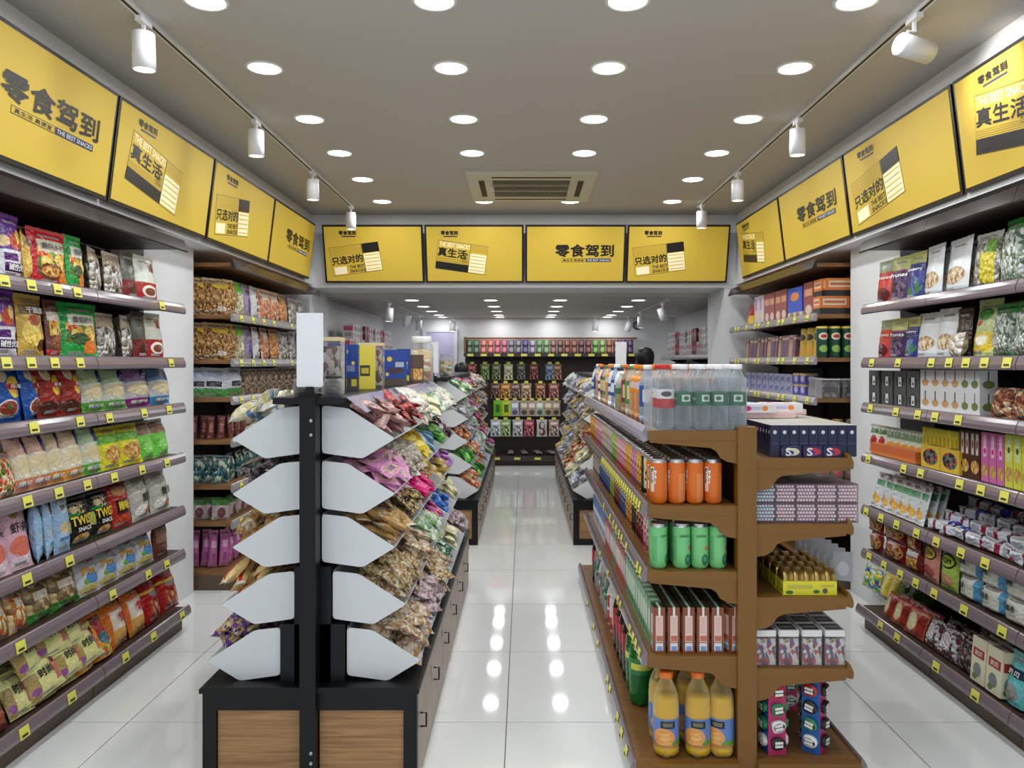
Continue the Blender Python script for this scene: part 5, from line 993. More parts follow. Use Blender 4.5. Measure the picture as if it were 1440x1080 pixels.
bottle('red_white_bottle', 'white and red drink bottle', .04, .27, mat('rw_drink', (206, 190, 180), .3), mat('rw_bottle', (222, 216, 210), .2), mat('cap_white2', (226, 222, 220), .4), pr('label_rw', (222, 220, 218), [('r', 0, 1, 0, .4, (190, 40, 40)), ('e', .5, .7, .2, .2, (190, 60, 50))], .35, 0), (.1, .7))
bottle('big_water_bottle', 'large clear water bottle with green label', .045, .31, None, CLW, CAPW, LABG, (.36, .56))
seq = ['lemonade_bottle', 'lemonade_bottle', 'cola_bottle', 'cola_bottle', 'cola_bottle', 'cola_bottle', 'red_white_bottle', 'red_white_bottle', 'red_white_bottle', 'big_water_bottle', 'big_water_bottle', 'big_water_bottle', 'red_white_bottle', 'big_water_bottle', 'big_water_bottle', 'cola_bottle', 'red_white_bottle']
for i, kk in enumerate(seq):
    y = 3.24+i*.118
    for c in range(2):
        place(K[kk], (XG-.31+c*.115, y, GB+.001), (0, 0, RND.uniform(-.8, .8)), None, '%s, %s behind the juice, %s gondola base' % (K[kk].desc, nth(i+1), 'aisle edge of' if c == 0 else 'inner row of'), 'large bottles on the base')
# ------------------------------------------------------------------ right side of the drinks gondola
NAV = pr('navy_stick', (26, 30, 62), [('e', .5, .78, .2, .06, (206, 210, 220)), ('r', .1, .9, .4, .45, (50, 56, 100))], .35, 0)
K['mint_box'] = carton('mint_box', 'slim navy mint box', .0335, .115, .03, NAV, cat='mint box'); K['mint_box'].parts.append(('flap', MB().box(-.0165, .0165, -.0148, .0148, .115, .1158).mesh('flap', mat('flap_grey', (190, 188, 180), .4))))
for c in range(9):
    for j in range(21):
        place(K['mint_box'], (PX(1098, 2.8)+.017+c*.0352-.03, G0+.05+j*.034, RZ[0]+.001), (0, 0, 0), None, ('slim navy mint box, %s from the post in front rank, top right gondola shelf' % nth(c+1)) if j == 0 else 'slim navy mint box, rank %s back, file %s from post, top right gondola shelf' % (nth(j+1), nth(c+1)), 'navy mint boxes')
for i, (kx, nm, c1, c2) in enumerate(((1122, 'cream', (222, 214, 170), (40, 60, 140)), (1152, 'red', (196, 50, 60), (40, 60, 150)), (1180, 'red', (196, 50, 60), (40, 60, 150)))):
    key = 'mint_tray_%d' % i
    k = carton('mint_tray', 'low navy display tray with %s swirl' % nm, .068, .04, .012, pr('mint_tray_p%d' % i, (28, 36, 84), [('e', .55, .5, .36, .34, c1), ('e', .42, .42, .2, .2, c2)], .35, 0), [('S', -.18, .5, .3, .7, WT, .03)], cat='display tray')
    place(k, (PX(kx, 2.79)-.015, G0+.025, RZ[0]+.001), (0, 0, 0), None, 'low navy display tray with %s swirl, %s from the post' % (nm, nth(i+1)), 'mint trays')
for nm, cs in (('blue', ((206, 222, 236), (176, 196, 214), (226, 236, 242))), ('pink', ((236, 190, 204), (222, 160, 180), (246, 220, 228)))):
    mb = MB()
    rr = random.Random(3)
    for a in range(5):
        for b in range(6):
            cx, cz = -.0305+.0112*b+(.005 if a % 2 else 0), .01+.0125*a
            mb.lathe([(.0001, cz-.0058), (.0041, cz-.0041), (.0058, cz), (.0041, cz+.0041), (.0001, cz+.0058)], 8, cx=min(cx, .03), cy=-.0315)
    sw = mb.mesh('candy_balls', mat('ball_'+nm, (250, 228, 234) if nm == 'pink' else (226, 238, 246), .3))
    back = MB().box(-.033, .033, -.024, .034, .003, .064).mesh('filling', mat('ball_gap_'+nm, (150, 112, 128) if nm == 'pink' else (120, 136, 150), .4))
    K['ball_box_'+nm] = Kind('candy_ball_box', 'clear box of %s candy balls' % nm, 'sweet box', [('candy_ball_box', MB().box(-.0365, .0365, -.038, .038, 0, .068).mesh('candy_ball_box', mat('ball_case', (226, 216, 222), .08, trans=.95))), ('candy_balls', sw), ('filling', back), ('edge', MB().box(-.0372, .0372, -.0384, .0384, .0665, .0695).box(-.0372, .0372, -.0384, .0384, 0, .002).box(-.0372, -.0352, -.0386, -.0376, 0, .068).box(.0352, .0372, -.0386, -.0376, 0, .068).mesh('edge', mat('case_mauve', (110, 84, 100), .3)))], .073, .07, .077)
for c in range(5):
    for l in range(2):
        for j in range(5):
            kk = K['ball_box_blue' if c == 0 else 'ball_box_pink']
            place(kk, (PX(1082, 2.79)-.012+c*.0745+.002, G0+.05+j*.08, RZ[1]+.001+l*.0705), (0, 0, 0), None, ('%s, %s from post, %s layer, second right gondola shelf' % (kk.desc, nth(c+1), ('lower', 'upper')[l])) if j == 0 else '%s, %s from post, %s layer, rank %s back' % (kk.desc, nth(c+1), ('lower', 'upper')[l], nth(j+1)), 'candy ball boxes', bare=j > 0)
GOLD = mat('gold_tin', (196, 166, 96), .28, .85); YTR = pr('yellow_tray', (222, 214, 50), [('r', .08, .55, .45, .75, ('s', 14, (110, 110, 90), (222, 214, 50))), ('e', .12, .2, .07, .14, (60, 110, 50)), ('e', .62, .25, .06, .14, (60, 110, 50)), ('e', .78, .3, .05, .2, (90, 90, 80)), ('r', .7, .95, .55, .75, ('s', 14, (120, 110, 80), (222, 214, 50)))], .45, 0)
tin = MB().lathe([(0, -.0185), (.034, -.0185), (.036, -.016), (.0365, -.004), (.0345, -.003), (.0345, .016), (.033, .0185), (0, .0185)], 20).mesh('gold_tin', GOLD)
K['gold_tin'] = Kind('gold_tin', 'round gold sweet tin', 'tin', [('gold_tin', tin), ('sticker', MB().lathe([(0, -.019), (.026, -.0187)], 16).mesh('sticker', mat('sticker_brown', (90, 70, 50), .4)))], .07, .07, .037)
for j in range(4):
    y = G0+.05+j*.082; x0 = PX(1103, 2.79)
    k = carton('tin_tray', 'yellow card display tray', .195, .05, .074, YTR, cat='display tray')
    place(k, (x0+.0975, y, RZ[2]+.001), (0, 0, 0), None, 'yellow card display tray of gold tins, %s from front, third right gondola shelf' % nth(j+1), 'yellow tin trays')
    for c in range(5):
        place(K['gold_tin'], (x0+.02+c*.0385, y, RZ[2]+.058), (0, PI/2, 0), None, 'round gold sweet tin, %s along yellow tray %s from the front' % (nth(c+1), nth(j+1)), 'gold tins')
C('grey_pouch_box', 'grey hanging sweet card', .07, .11, .012, (170, 172, 178), [('e', .5, .4, .3, .25, (206, 208, 212))], cat='sweet card', rough=.2)
for j in range(7): place(K['grey_pouch_box'], (PX(1180, 3.1)-.03, G0+.2+j*.07, RZ[2]+.001), (-.2, 0, -.4), None, 'grey sweet card, %s in the file beside the gold tins' % nth(j+1), 'grey sweet cards')
# cube tubs with white lids
cs = pr('wrapped_mix', ('v', 5, (226, 222, 214), (60, 70, 140), (196, 60, 60), (206, 180, 110), (230, 228, 224), (120, 50, 60)), (), .3, .3, 60)
for j in range(3):
    for c in range(4):
        key = 'sweet_tub'
        if key not in K:
            K[key] = Kind(key, 'clear cube tub of wrapped sweets with white lid', 'tub', [(key, MB().box(-.036, .036, -.038, .038, 0, .106).mesh(key, JARC)), ('sweets', MB().box(-.034, .034, -.036, .036, .003, .098).mesh('sweets', cs)), ('lid', MB().prism([(-.037, -.034), (-.034, -.039), (.034, -.039), (.037, -.034), (.037, .039), (-.037, .039)], .106, .129, 'z').mesh('lid', mat('lid_white', (232, 232, 230), .4))), ('label', MB().box(-.03, .03, -.03, .03, .129, .1296).mesh('label', pr('lid_label', (60, 62, 70), [('r', .1, .9, .3, .7, (140, 144, 150))], .3, 0)))], .073, .129, .08)
        place(K[key], (PX(1081, 2.79)-.005+c*.0835, G0+.05+j*.085, RZ[3]+.001), (0, 0, 0), None, ('clear cube tub of wrapped sweets, %s from post in front, fourth right gondola shelf' % nth(c+1)) if j == 0 else 'clear cube tub of wrapped sweets, %s from post, rank %s back, fourth shelf' % (nth(c+1), nth(j+1)), 'sweet tubs')
# mouth-shaped sweets on pink and blue towers
PINKC = mat('tower_pink', (196, 50, 110), .4); BLUEC = mat('tower_blue', (30, 96, 170), .4)
def mouth_mesh(outer, lip):
    mb = MB(); n = 18
    def ring(rx, rz, y, mi, q):
        mb.face([(rx*math.cos(a)*(1+.10*math.cos(3*a)), y, rz*math.sin(a)*(1+.12*math.cos(2*a))) for a in [2*PI*i/n for i in range(n)]], mi)
    for i in range(n):
        a, b = 2*PI*i/n, 2*PI*(i+1)/n
        def p(t, rx, rz, y): return (rx*math.cos(t)*(1+.10*math.cos(3*t)), y, rz*math.sin(t)*(1+.12*math.cos(2*t)))
        mb.face([p(a, .021, .019, 0), p(b, .021, .019, 0), p(b, .022, .020, -.01), p(a, .022, .020, -.01)], 0, smooth=True)
        mb.face([p(a, .022, .020, -.01), p(b, .022, .020, -.01), p(b, .017, .0125, -.014), p(a, .017, .0125, -.014)], 0, smooth=True)
    ring(.017, .0125, -.0135, 1, 0)
    for zz in (.005, -.005):
        for i in range(5): mb.box(-.0125+i*.005, -.0078+i*.005, -.0155, -.013, zz-.0035, zz+.0035, 2)
    return mb.mesh('mouth_sweet', [outer, lip, mat('tooth_white', (236, 236, 230), .3)])
DKM = mat('mouth_dark', (40, 14, 18), .4)
mouths = {n: Kind('mouth_sweet', '%s mouth-shaped sweet' % n, 'sweet', [('mouth_sweet', mouth_mesh(mat('mouth_'+n, c, .25), DKM))], .042, .04, .02) for n, c in (('red', (190, 50, 46)), ('green', (40, 130, 80)), ('white', (226, 226, 224)), ('black', (34, 30, 32)))}
def tower(x, y, rz, names1, names2, label, which):
    tw = empty('sweet_tower', (x, y, GB+.001), label, 'display tower', 'mouth sweet towers', rz); h = .262; a = .033
    fa = MB(); fa.box(-a, a, -a, -a+.004, 0, h).box(-a, a, a-.004, a, 0, h); fb = MB(); fb.box(a-.004, a, -a+.004, a-.004, 0, h).box(-a, -a+.004, -a+.004, a-.004, 0, h)
    ob('front_card', fa.mesh('front_card', PINKC if which == 0 else BLUEC), tw); ob('side_card', fb.mesh('side_card', BLUEC if which == 0 else PINKC), tw); ob('cap_card', MB().box(-a+.004, a-.004, -a+.004, a-.004, h-.004, h-.001).mesh('cap_card', PINKC), tw)
    for fi, (nm, ang) in enumerate(((names1, 0), (names2, PI/2 if which else -PI/2), (names2, -PI/2 if which else PI/2))):
        for i, n in enumerate(nm):
            v = Matrix.Rotation(rz+ang, 3, 'Z') @ Vector((0, -a-.0005, 0)); z = GB+.232-.062*i
            place(mouths[n], (x+v.x, y+v.y, z), (0, RND.uniform(-.2, .2), rz+ang), (1.2, 1.2, 1.25), '%s mouth-shaped sweet, %s from top, %s face of %s tower, %s rank' % (n, nth(i+1), ('front', 'side', 'far')[fi], 'pink' if which == 0 else 'blue', 'front' if y < 3 else 'second'), 'mouth sweets')
tower(PX(1098, 2.80)-.015, 2.84, .12, ['red', 'green', 'white', 'black'], ['black', 'green', 'green', 'white'], 'pink card tower of mouth-shaped sweets beside the brown post', 0)
tower(PX(1152, 2.80), 2.85, -.72, ['red', 'black', 'green', 'white'], ['black', 'black', 'black', 'black'], 'blue card tower of mouth-shaped sweets at the gondola corner', 1)
tower(PX(1105, 3.2), 3.2, .1, ['green', 'red', 'green', 'white'], ['green', 'black', 'green', 'white'], 'pink card tower of mouth-shaped sweets in the second rank', 0)
tower(PX(1140, 3.3), 3.3, -.6, ['black', 'green', 'green', 'white'], ['green', 'black', 'green', 'white'], 'blue card tower of mouth-shaped sweets in the second rank', 1)
# flat boxes lying on the gondola top, right of the post
C('white_flat_box', 'white flat sweet box with pink and orange spots', .16, .035, .1, (230, 228, 232), [('e', .25, .5, .1, .3, (206, 40, 120)), ('e', .7, .5, .08, .3, (236, 140, 60)), ('r', .35, .6, .3, .7, (190, 196, 226))], cat='box')
C('blue_tissue_pack', 'blue and white tissue pack', .16, .05, .1, (90, 150, 206), [('e', .5, .6, .3, .3, (226, 232, 240))], cat='pack')
C('pink_flat_box', 'pale pink flat box', .22, .022, .12, (236, 200, 196), cat='box')
for kk, x, y, zz, rz, lb in (('pink_flat_box', 1.0, 3.22, 1.2945, .05, 'lying on the mint boxes under two white boxes'), ('white_flat_box', .945, 3.19, 1.3175, .06, 'on the pink box, nearer the water bottles'), ('white_flat_box', 1.075, 3.25, 1.3175, -.05, 'on the pink box, nearer the wall rack'),
        ('blue_tissue_pack', .95, 3.41, 1.2945, .15, 'lying on the mint boxes behind the white boxes'), ('pink_flat_box', 1.12, 3.43, 1.2945, .04, 'lying alone far back on the mint boxes')):
    place(K[kk], (x, y, zz), (0, 0, rz), None, '%s %s' % (K[kk].desc, lb), 'flat packs on the mint boxes')
# ------------------------------------------------------------------ rear wood-edged racks
def R2(key, *a, **k): B(key, *a, **k)
R2('peanut_bag', 'clear bag of brown peanuts', .2, .24, .07, ('v', 12, (176, 130, 74), (150, 104, 56), (206, 166, 106), (110, 76, 44)), [('e', .6, .85, .3, .1, (226, 190, 60)), ('r', .55, .85, .12, .24, (216, 212, 206))], sc=(196, 170, 120), rough=.15)
R2('lime_label_bag', 'clear bag with lime green label', .17, .24, .06, ('v', 9, (190, 190, 150), (216, 214, 190), (150, 150, 100)), [('r', 0, 1, .72, 1, (110, 190, 60)), ('r', .3, .7, .3, .5, (236, 230, 206))], sc=(110, 190, 70), rough=.15)
R2('violet_bag', 'violet and grey snack bag', .16, .24, .06, (150, 136, 156), [('e', .6, .4, .3, .24, (90, 60, 150)), ('r', .2, .8, .7, .86, (90, 70, 120))], sc=(110, 90, 130), rough=.2)
R2('spotted_bag', 'white bag with dark spots', .17, .24, .06, (206, 206, 206), [('e', .5, .72, .12, .07, (60, 36, 40)), ('e', .5, .5, .12, .07, (60, 36, 40)), ('e', .5, .3, .12, .07, (60, 36, 40)), ('r', .1, .9, .02, .14, (150, 170, 190))], sc=(190, 190, 190), rough=.2)
R2('salmon_bag', 'clear bag of salmon pink snacks', .17, .24, .06, ('v', 8, (206, 140, 110), (226, 190, 160), (190, 110, 80)), [('r', .2, .8, .7, .9, (222, 214, 200))], sc=(206, 186, 160), rough=.15)
R2('almond_bag', 'orange bag of almonds', .17, .24, .06, ('v', 10, (206, 140, 80), (176, 110, 60), (226, 176, 120)), [('r', .1, .9, .8, .96, (190, 150, 100))], sc=(196, 150, 100), rough=.15)
R2('pine_bag', 'white and green bag with dark picture', .18, .19, .06, (206, 212, 226), [('r', 0, 1, 0, .3, (80, 150, 80)), ('r', .2, .8, .36, .56, (60, 50, 60)), ('e', .5, .8, .3, .12, (180, 196, 220))], sc=(190, 200, 220))
R2('cashew_bag', 'clear bag of grey brown cashews', .1, .18, .06, ('v', 8, (140, 120, 100), (180, 160, 140), (100, 84, 70)), sc=(150, 140, 130), rough=.15)
R2('brown_sausage', 'brown sausage pack', .05, .15, .05, (120, 66, 62), [('r', .2, .8, .3, .7, (150, 96, 90))], sc=(110, 60, 56))
R2('teal_seaweed_bag', 'dark teal seaweed bag', .12, .18, .06, ('v', 5, (40, 84, 90), (70, 120, 120), (30, 60, 70), (190, 200, 170)), sc=(120, 140, 140), rough=.15)
R2('green_top_bag', 'grey and pink bag with green top', .12, .14, .06, (190, 176, 176), [('r', 0, 1, .7, 1, (70, 130, 60)), ('e', .5, .36, .25, .24, (120, 70, 76))], sc=(70, 130, 60))
R2('pink_tissue', 'tall magenta pink pack', .06, .23, .06, (196, 110, 170), [('r', .2, .8, .55, .75, (226, 180, 210)), ('r', .3, .7, .2, .4, (150, 70, 130))], sc=(190, 120, 176))
R2('foil_bag', 'silvery clear snack bag', .17, .23, .06, ('v', 7, (170, 166, 160), (206, 206, 206), (130, 120, 110)), sc=(190, 190, 190), rough=.12)
LR = ['%s shelf of rear left rack' % n for n in ('top', 'second', 'third', 'fourth', 'fifth', 'sixth', 'bottom')]
def rear_left(li, entries, endk, nend, hh=None, endstep=.085):
    z = LEV[li] if li < 6 else BASEZ
    shelf_run('left', z, entries, LR[li], -2.0, ref='the column') if entries else None
    for i in range(nend):      # the row seen through the open end of the rack
        k = K[endk]; x = -2.36+i*endstep
        place(k, (x, 5.24+.03*(i % 2), z+.009), (-.12, .06, .55+RND.uniform(-.1, .1)), (1, 1, (hh or k.h)/k.h), '%s, %s from wall at the near end, %s' % (k.desc, nth(i+1), LR[li]), 'goods on '+LR[li])
rear_left(0, [('peanut_bag', 327, 341), ('lime_label_bag', 341, 350), ('violet_bag', 350, 360), ('spotted_bag', 360, 372), ('salmon_bag', 373, 386), ('salmon_bag', 386, 398), ('almond_bag', 399, 412), ('foil_bag', 412, 424), ('foil_bag', 424, 434)], 'peanut_bag', 4)
rear_left(1, [('peanut_bag', 327, 341), ('lime_label_bag', 341, 351), ('violet_bag', 351, 361), ('spotted_bag', 362, 374), ('salmon_bag', 374, 386), ('almond_bag', 387, 400), ('foil_bag', 400, 412), ('foil_bag', 412, 424), ('violet_bag', 424, 434)], 'peanut_bag', 4)
rear_left(2, [('pine_bag', 327, 348), ('cashew_bag', 350, 360), ('cashew_bag', 361, 370), ('cashew_bag', 371, 380), ('cashew_bag', 381, 389), ('cashew_bag', 390, 398), ('cashew_bag', 399, 407), ('cashew_bag', 408, 416), ('cashew_bag', 417, 424)], 'pine_bag', 4, endstep=.08)
rear_left(3, [('brown_sausage', 328+9*i, 336+9*i) for i in range(6)], 'brown_sausage', 6, endstep=.058)
rear_left(4, [('teal_seaweed_bag', 328+12*i, 339+12*i) for i in range(4)], 'teal_seaweed_bag', 5, endstep=.075)
rear_left(5, [('green_top_bag', 328+12*i, 339+12*i) for i in range(4)], 'green_top_bag', 5, endstep=.075)
rear_left(6, [('pink_tissue', 328+9*i, 336+9*i) for i in range(6)], 'pink_tissue', 6, endstep=.062)
# right
C('orange_drink_box', 'orange and black drink multipack', .2, .12, .12, (214, 120, 50), [('r', 0, 1, 0, .34, (40, 36, 36)), ('r', .1, .9, .5, .86, (222, 200, 180)), ('r', .15, .85, .6, .76, (190, 110, 60))], cat='box')
C('red_biscuit_box', 'red and brown biscuit box', .16, .24, .08, (150, 66, 60), [('e', .5, .2, .34, .14, (214, 196, 180)), ('r', .1, .9, .6, .8, (206, 150, 110))])
C('blue_biscuit_box', 'bright blue biscuit box with rings', .2, .23, .08, (40, 80, 190), [('e', .5, .7, .3, .14, (222, 130, 60)), ('r', 0, 1, 0, .2, (206, 200, 196)), ('e', .3, .12, .14, .08, (160, 110, 80)), ('e', .7, .12, .14, .08, (160, 110, 80))])
C('white_biscuit_box', 'pale pink biscuit box', .16, .24, .08, (206, 190, 206), [('e', .6, .3, .3, .14, (226, 206, 160)), ('r', .1, .5, .5, .9, (170, 130, 170))])
B('red_gift_sack', 'small red and yellow sack', .16, .2, .08, (176, 50, 36), [('r', 0, 1, 0, .45, (222, 186, 60)), ('e', .5, .3, .2, .14, (190, 60, 40))], 'stand', sc=(150, 40, 30))
K['crisp_tube'] = Kind('crisp_tube', 'dark green crisp tube with yellow lid', 'crisp tube', rev([('crisp_tube', [(.036, 0), (.037, .004), (.037, .2)], pr('tube_green', (24, 74, 56), [('e', .5, .72, .16, .12, (222, 214, 190)), ('e', .5, .3, .14, .12, (150, 190, 90)), ('e', .5, .72, .1, .06, (190, 50, 40))], .35, 0)), ('lid', [(.038, .196), (.038, .21), (.03, .212), (0, .212)], mat('lid_yellow', (222, 200, 80), .4))], 14), .076, .212, .076)
K['gold_tube'] = Kind('gold_tube', 'gold crisp tube', 'crisp tube', rev([('gold_tube', [(.036, 0), (.037, .004), (.037, .2)], pr('tube_gold', (196, 166, 60), [('e', .5, .72, .16, .12, (60, 50, 40)), ('e', .5, .25, .16, .14, (206, 150, 70))], .35, 0)), ('lid', [(.038, .196), (.038, .21), (.03, .212), (0, .212)], mat('lid_yellow', (222, 200, 80), .4))], 14), .076, .212, .076)
C('book_pack', 'slim brown and violet pack', .05, .17, .1, (110, 74, 84), [('r', 0, 1, .8, .9, (190, 160, 150)), ('r', .2, .8, .2, .6, (80, 60, 110))], cat='pack')
C('tan_pack', 'slim tan and red pack', .05, .17, .1, (176, 140, 110), [('r', 0, 1, .8, .9, (120, 40, 40))], cat='pack')
C('blue_tin', 'white and blue patterned box', .08, .075, .09, (170, 176, 206), [('e', .5, .5, .4, .3, ('v', 6, (60, 70, 150), (220, 222, 236), (110, 110, 180)))], cat='box')
C('violet_tin', 'violet blue box', .09, .08, .09, (90, 90, 170), [('e', .5, .5, .3, .3, (196, 190, 226)), ('r', 0, 1, .8, 1, (206, 180, 130))], cat='box')
jar('olive_jar', 'low clear tub with dark label', .06, .13, pr('olive_fill', ('v', 6, (110, 104, 96), (60, 60, 66), (150, 140, 120)), [('r', .1, .9, .3, .7, (40, 40, 54))], .3, 0), mat('lid_silver', (190, 190, 194), .3), True, 'tub')
jar('pickle_jar', 'small glass jar of brown pickles with gold lid', .042, .1, pr('pickle_fill', ('v', 6, (130, 80, 50), (110, 60, 40), (160, 110, 70)), [('e', .5, .5, .12, .3, (196, 50, 46))], .3, 0), mat('lid_gold', (176, 140, 80), .35, .5))
RR = ['%s shelf of rear right rack' % n for n in ('top', 'second', 'third', 'fourth', 'fifth', 'sixth', 'bottom')]
shelf_run('right', LEV_R2[0], [('red_gift_sack', 1040, 1057), ('white_biscuit_box', 1059, 1066), ('white_biscuit_box', 1066, 1072), ('red_biscuit_box', 1073, 1080), ('red_biscuit_box', 1080, 1087), ('red_biscuit_box', 1088, 1096), ('red_biscuit_box', 1096, 1104), ('blue_biscuit_box', 1105, 1126), ('red_biscuit_box', 1128, 1141), ('orange_drink_box', 1142, 1153, {'stack': 2})], RR[0], 2.0, ref='the pier')
for i, (x, zz) in enumerate(((2.09, 0), (2.30, 0), (2.13, .121), (2.33, .121))): place(K['orange_drink_box'], (x, 5.26, LEV_R2[0]+.009+zz), (0, 0, 0), None, 'orange and black drink multipack, %s of four at the near end, top shelf of rear right rack' % nth(i+1), 'drink multipacks')
shelf_run('right', LEV_R2[1], [('tan_pack' if i % 3 == 0 else 'book_pack', 1046+5.0*i, 1050.4+5.0*i) for i in range(14)]+[('gold_tube', 1118, 1126), ('gold_tube', 1127, 1136), ('gold_tube', 1137, 1147)], RR[1], 2.0, ref='the pier')
for i in range(5): place(K['crisp_tube'], (2.02+.085*i, 5.24, LEV_R2[1]+.009), (0, 0, 0), None, 'dark green crisp tube, %s from the aisle at the near end of second shelf' % nth(i+1), 'crisp tubes')
for i in range(4): place(K['crisp_tube'], (2.06+.085*i, 5.33, LEV_R2[1]+.009), (0, 0, 0), None, 'dark green crisp tube, %s from the aisle in the second rank' % nth(i+1), 'crisp tubes')
shelf_run('right', LEV_R2[2], [('blue_tin', 1046+8.2*i, 1053.8+8.2*i, {'stack': 2}) for i in range(8)]+[('violet_tin', 1113+9*i, 1121+9*i, {'stack': 2}) for i in range(2)]+[('olive_jar', 1132, 1149)], RR[2], 2.0, ref='the pier')
for i in range(3): place(K['olive_jar'], (2.06+.15*i, 5.25, LEV_R2[2]+.009), (0, 0, 0), None, 'low clear tub with dark label, %s from the aisle at near end, third shelf of rear right rack' % nth(i+1), 'low tubs')
shelf_run('right', LEV_R2[3], [('tan_pack', 1046+8*i, 1053+8*i, {'h': .09}) for i in range(8)]+[('pickle_jar', 1111+8.5*i, 1119+8.5*i) for i in range(4)], RR[3], 2.0, ref='the pier')
for i in range(4): place(K['pickle_jar'], (2.03+.095*i, 5.24, LEV_R2[3]+.009), (0, 0, 0), None, 'small glass jar of brown pickles, %s from the aisle at near end, fourth shelf' % nth(i+1), 'pickle jars')
for i in range(4): place(K['pickle_jar'], (2.03+.095*i, 5.25, LEV_R2[4]+.009), (0, 0, 0), None, 'small glass jar of brown pickles, %s from the aisle at near end, fifth shelf' % nth(i+1), 'pickle jars')
for i in range(4): place(K['tan_pack'], (2.04+.08*i, 5.25, LEV_R2[5]+.009), (0, 0, 0), None, 'slim tan and red pack, %s from the aisle at near end, sixth shelf' % nth(i+1), 'slim packs')
# ------------------------------------------------------------------ back wall display
YW = YB-.03
bw = empty('back_display', (.4, YW, 0), 'dark brown display wall with pegs and shelves across the back', 'display rack'); bo = (.4, YW, 0)
def BP(n, mb, m, par=bw): return ob(n, mb.mesh(n, m, bo), par)
DKB = mat('dark_brown', (44, 30, 24), .5)
for i in range(3): BP('back_panel', MB().box(-.9+.87*i, -.9+.87*(i+1)-.004, YW-.02, YW, .12, 1.64), DKB)
BP('shelf', MB().box(-.9, 1.72, YW-.3, YW, 1.635, 1.66), DKB); t = BP('top_frame', MB().box(-.9, 1.72, YW-.04, YW, 1.88, 1.905).box(-.9, -.875, YW-.28, YW, 1.66, 1.905), WOODS)
r_ = BP('rail', MB().box(-.9, 1.72, YW-.32, YW-.3, 1.61, 1.662), mat('rail_dark', (52, 44, 46), .25, spec=.6))
BP('base', MB().box(-.9, 1.72, YW-.42, YW, .06, .13), DKB); BP('kickboard', MB().box(-.9, 1.72, YW-.36, YW, 0, .06), mat('kick_brown', (96, 78, 62), .5)); BP('rail', MB().box(-.9, 1.72, YW-.45, YW-.42, .07, .15), mat('rail_dark', (52, 44, 46), .25, spec=.6))
tg = MB().box(-.045, .045, -.003, .003, -.018, .018).mesh('price_tag', TAGY)
for i in range(13): ob('price_tag', tg, bw, (-1.2+.2*i, -.324, 1.635))
for i in range(8): ob('price_tag', tg, bw, (-1.1+.3*i, -.454, .11))
cc = [(84, 110, 84), (84, 110, 84), (206, 110, 90), (206, 110, 90), (190, 90, 110), (190, 100, 120), (120, 110, 120), (120, 110, 120), (80, 70, 120), (150, 140, 160), (100, 140, 90), (120, 150, 100), (130, 90, 80), (110, 70, 60), (130, 70, 50), (140, 80, 60), (100, 60, 70), (120, 60, 60), (110, 150, 70), (130, 160, 80), (140, 80, 60), (120, 60, 50), (90, 70, 110), (80, 60, 100)]
for i in range(24):
    for l in range(2):
        key = 'rear_can_%d' % i
        if key not in K:
            c = cc[i]; K[key] = Kind('food_can', 'food can', 'can', rev([('food_can', [(0, 0), (.044, 0), (.046, .004), (.046, .096), (.042, .1), (0, .1)], pr('rc%d' % i, c, [('e', .5, .5, .12, .3, tuple(min(255, x+60) for x in c)), ('r', 0, 1, 0, .12, tuple(x*.6 for x in c))], .35, 0))], 12), .09, .1, .09)
        place(K[key], (-.82+.105*i, YW-.2, 1.661+l*.102), (0, 0, 0), None, 'food can, %s from left in %s layer on the back wall top shelf' % (nth(i+1), ('lower', 'upper')[l]), 'food cans on the back wall')
hk = MB().tube([(0, .02, .0), (0, -.1, .0), (0, -.11, .01)], .004, 5).mesh('peg', STEEL)
htag = MB().box(-.03, .03, -.118, -.113, -.012, .024).mesh('hang_tag', TAGY)
HB = [[(150, 60, 60), (110, 140, 70), (110, 120, 80), (206, 206, 150), (90, 86, 80), (130, 60, 60), (110, 130, 150), (150, 110, 80)], [(90, 66, 56), (176, 120, 50), (110, 90, 80), (170, 140, 110), (150, 96, 60), (150, 90, 80)], [(110, 190, 50), (206, 214, 50), (176, 180, 196), (176, 160, 140), (190, 160, 150), (180, 190, 170), (180, 166, 140), (170, 150, 130)], [(190, 200, 206), (150, 170, 110), (190, 186, 190), (170, 80, 90), (206, 206, 206), (180, 150, 140)]]
XH = [[664, 682, 698, 715, 733, 751, 773, 784], [697, 711, 725, 740, 760, 779], [700, 712, 724, 737, 748, 759, 771, 782], [697, 711, 728, 744, 762, 779]]
ZH = [1.50, 1.21, .95, .66]
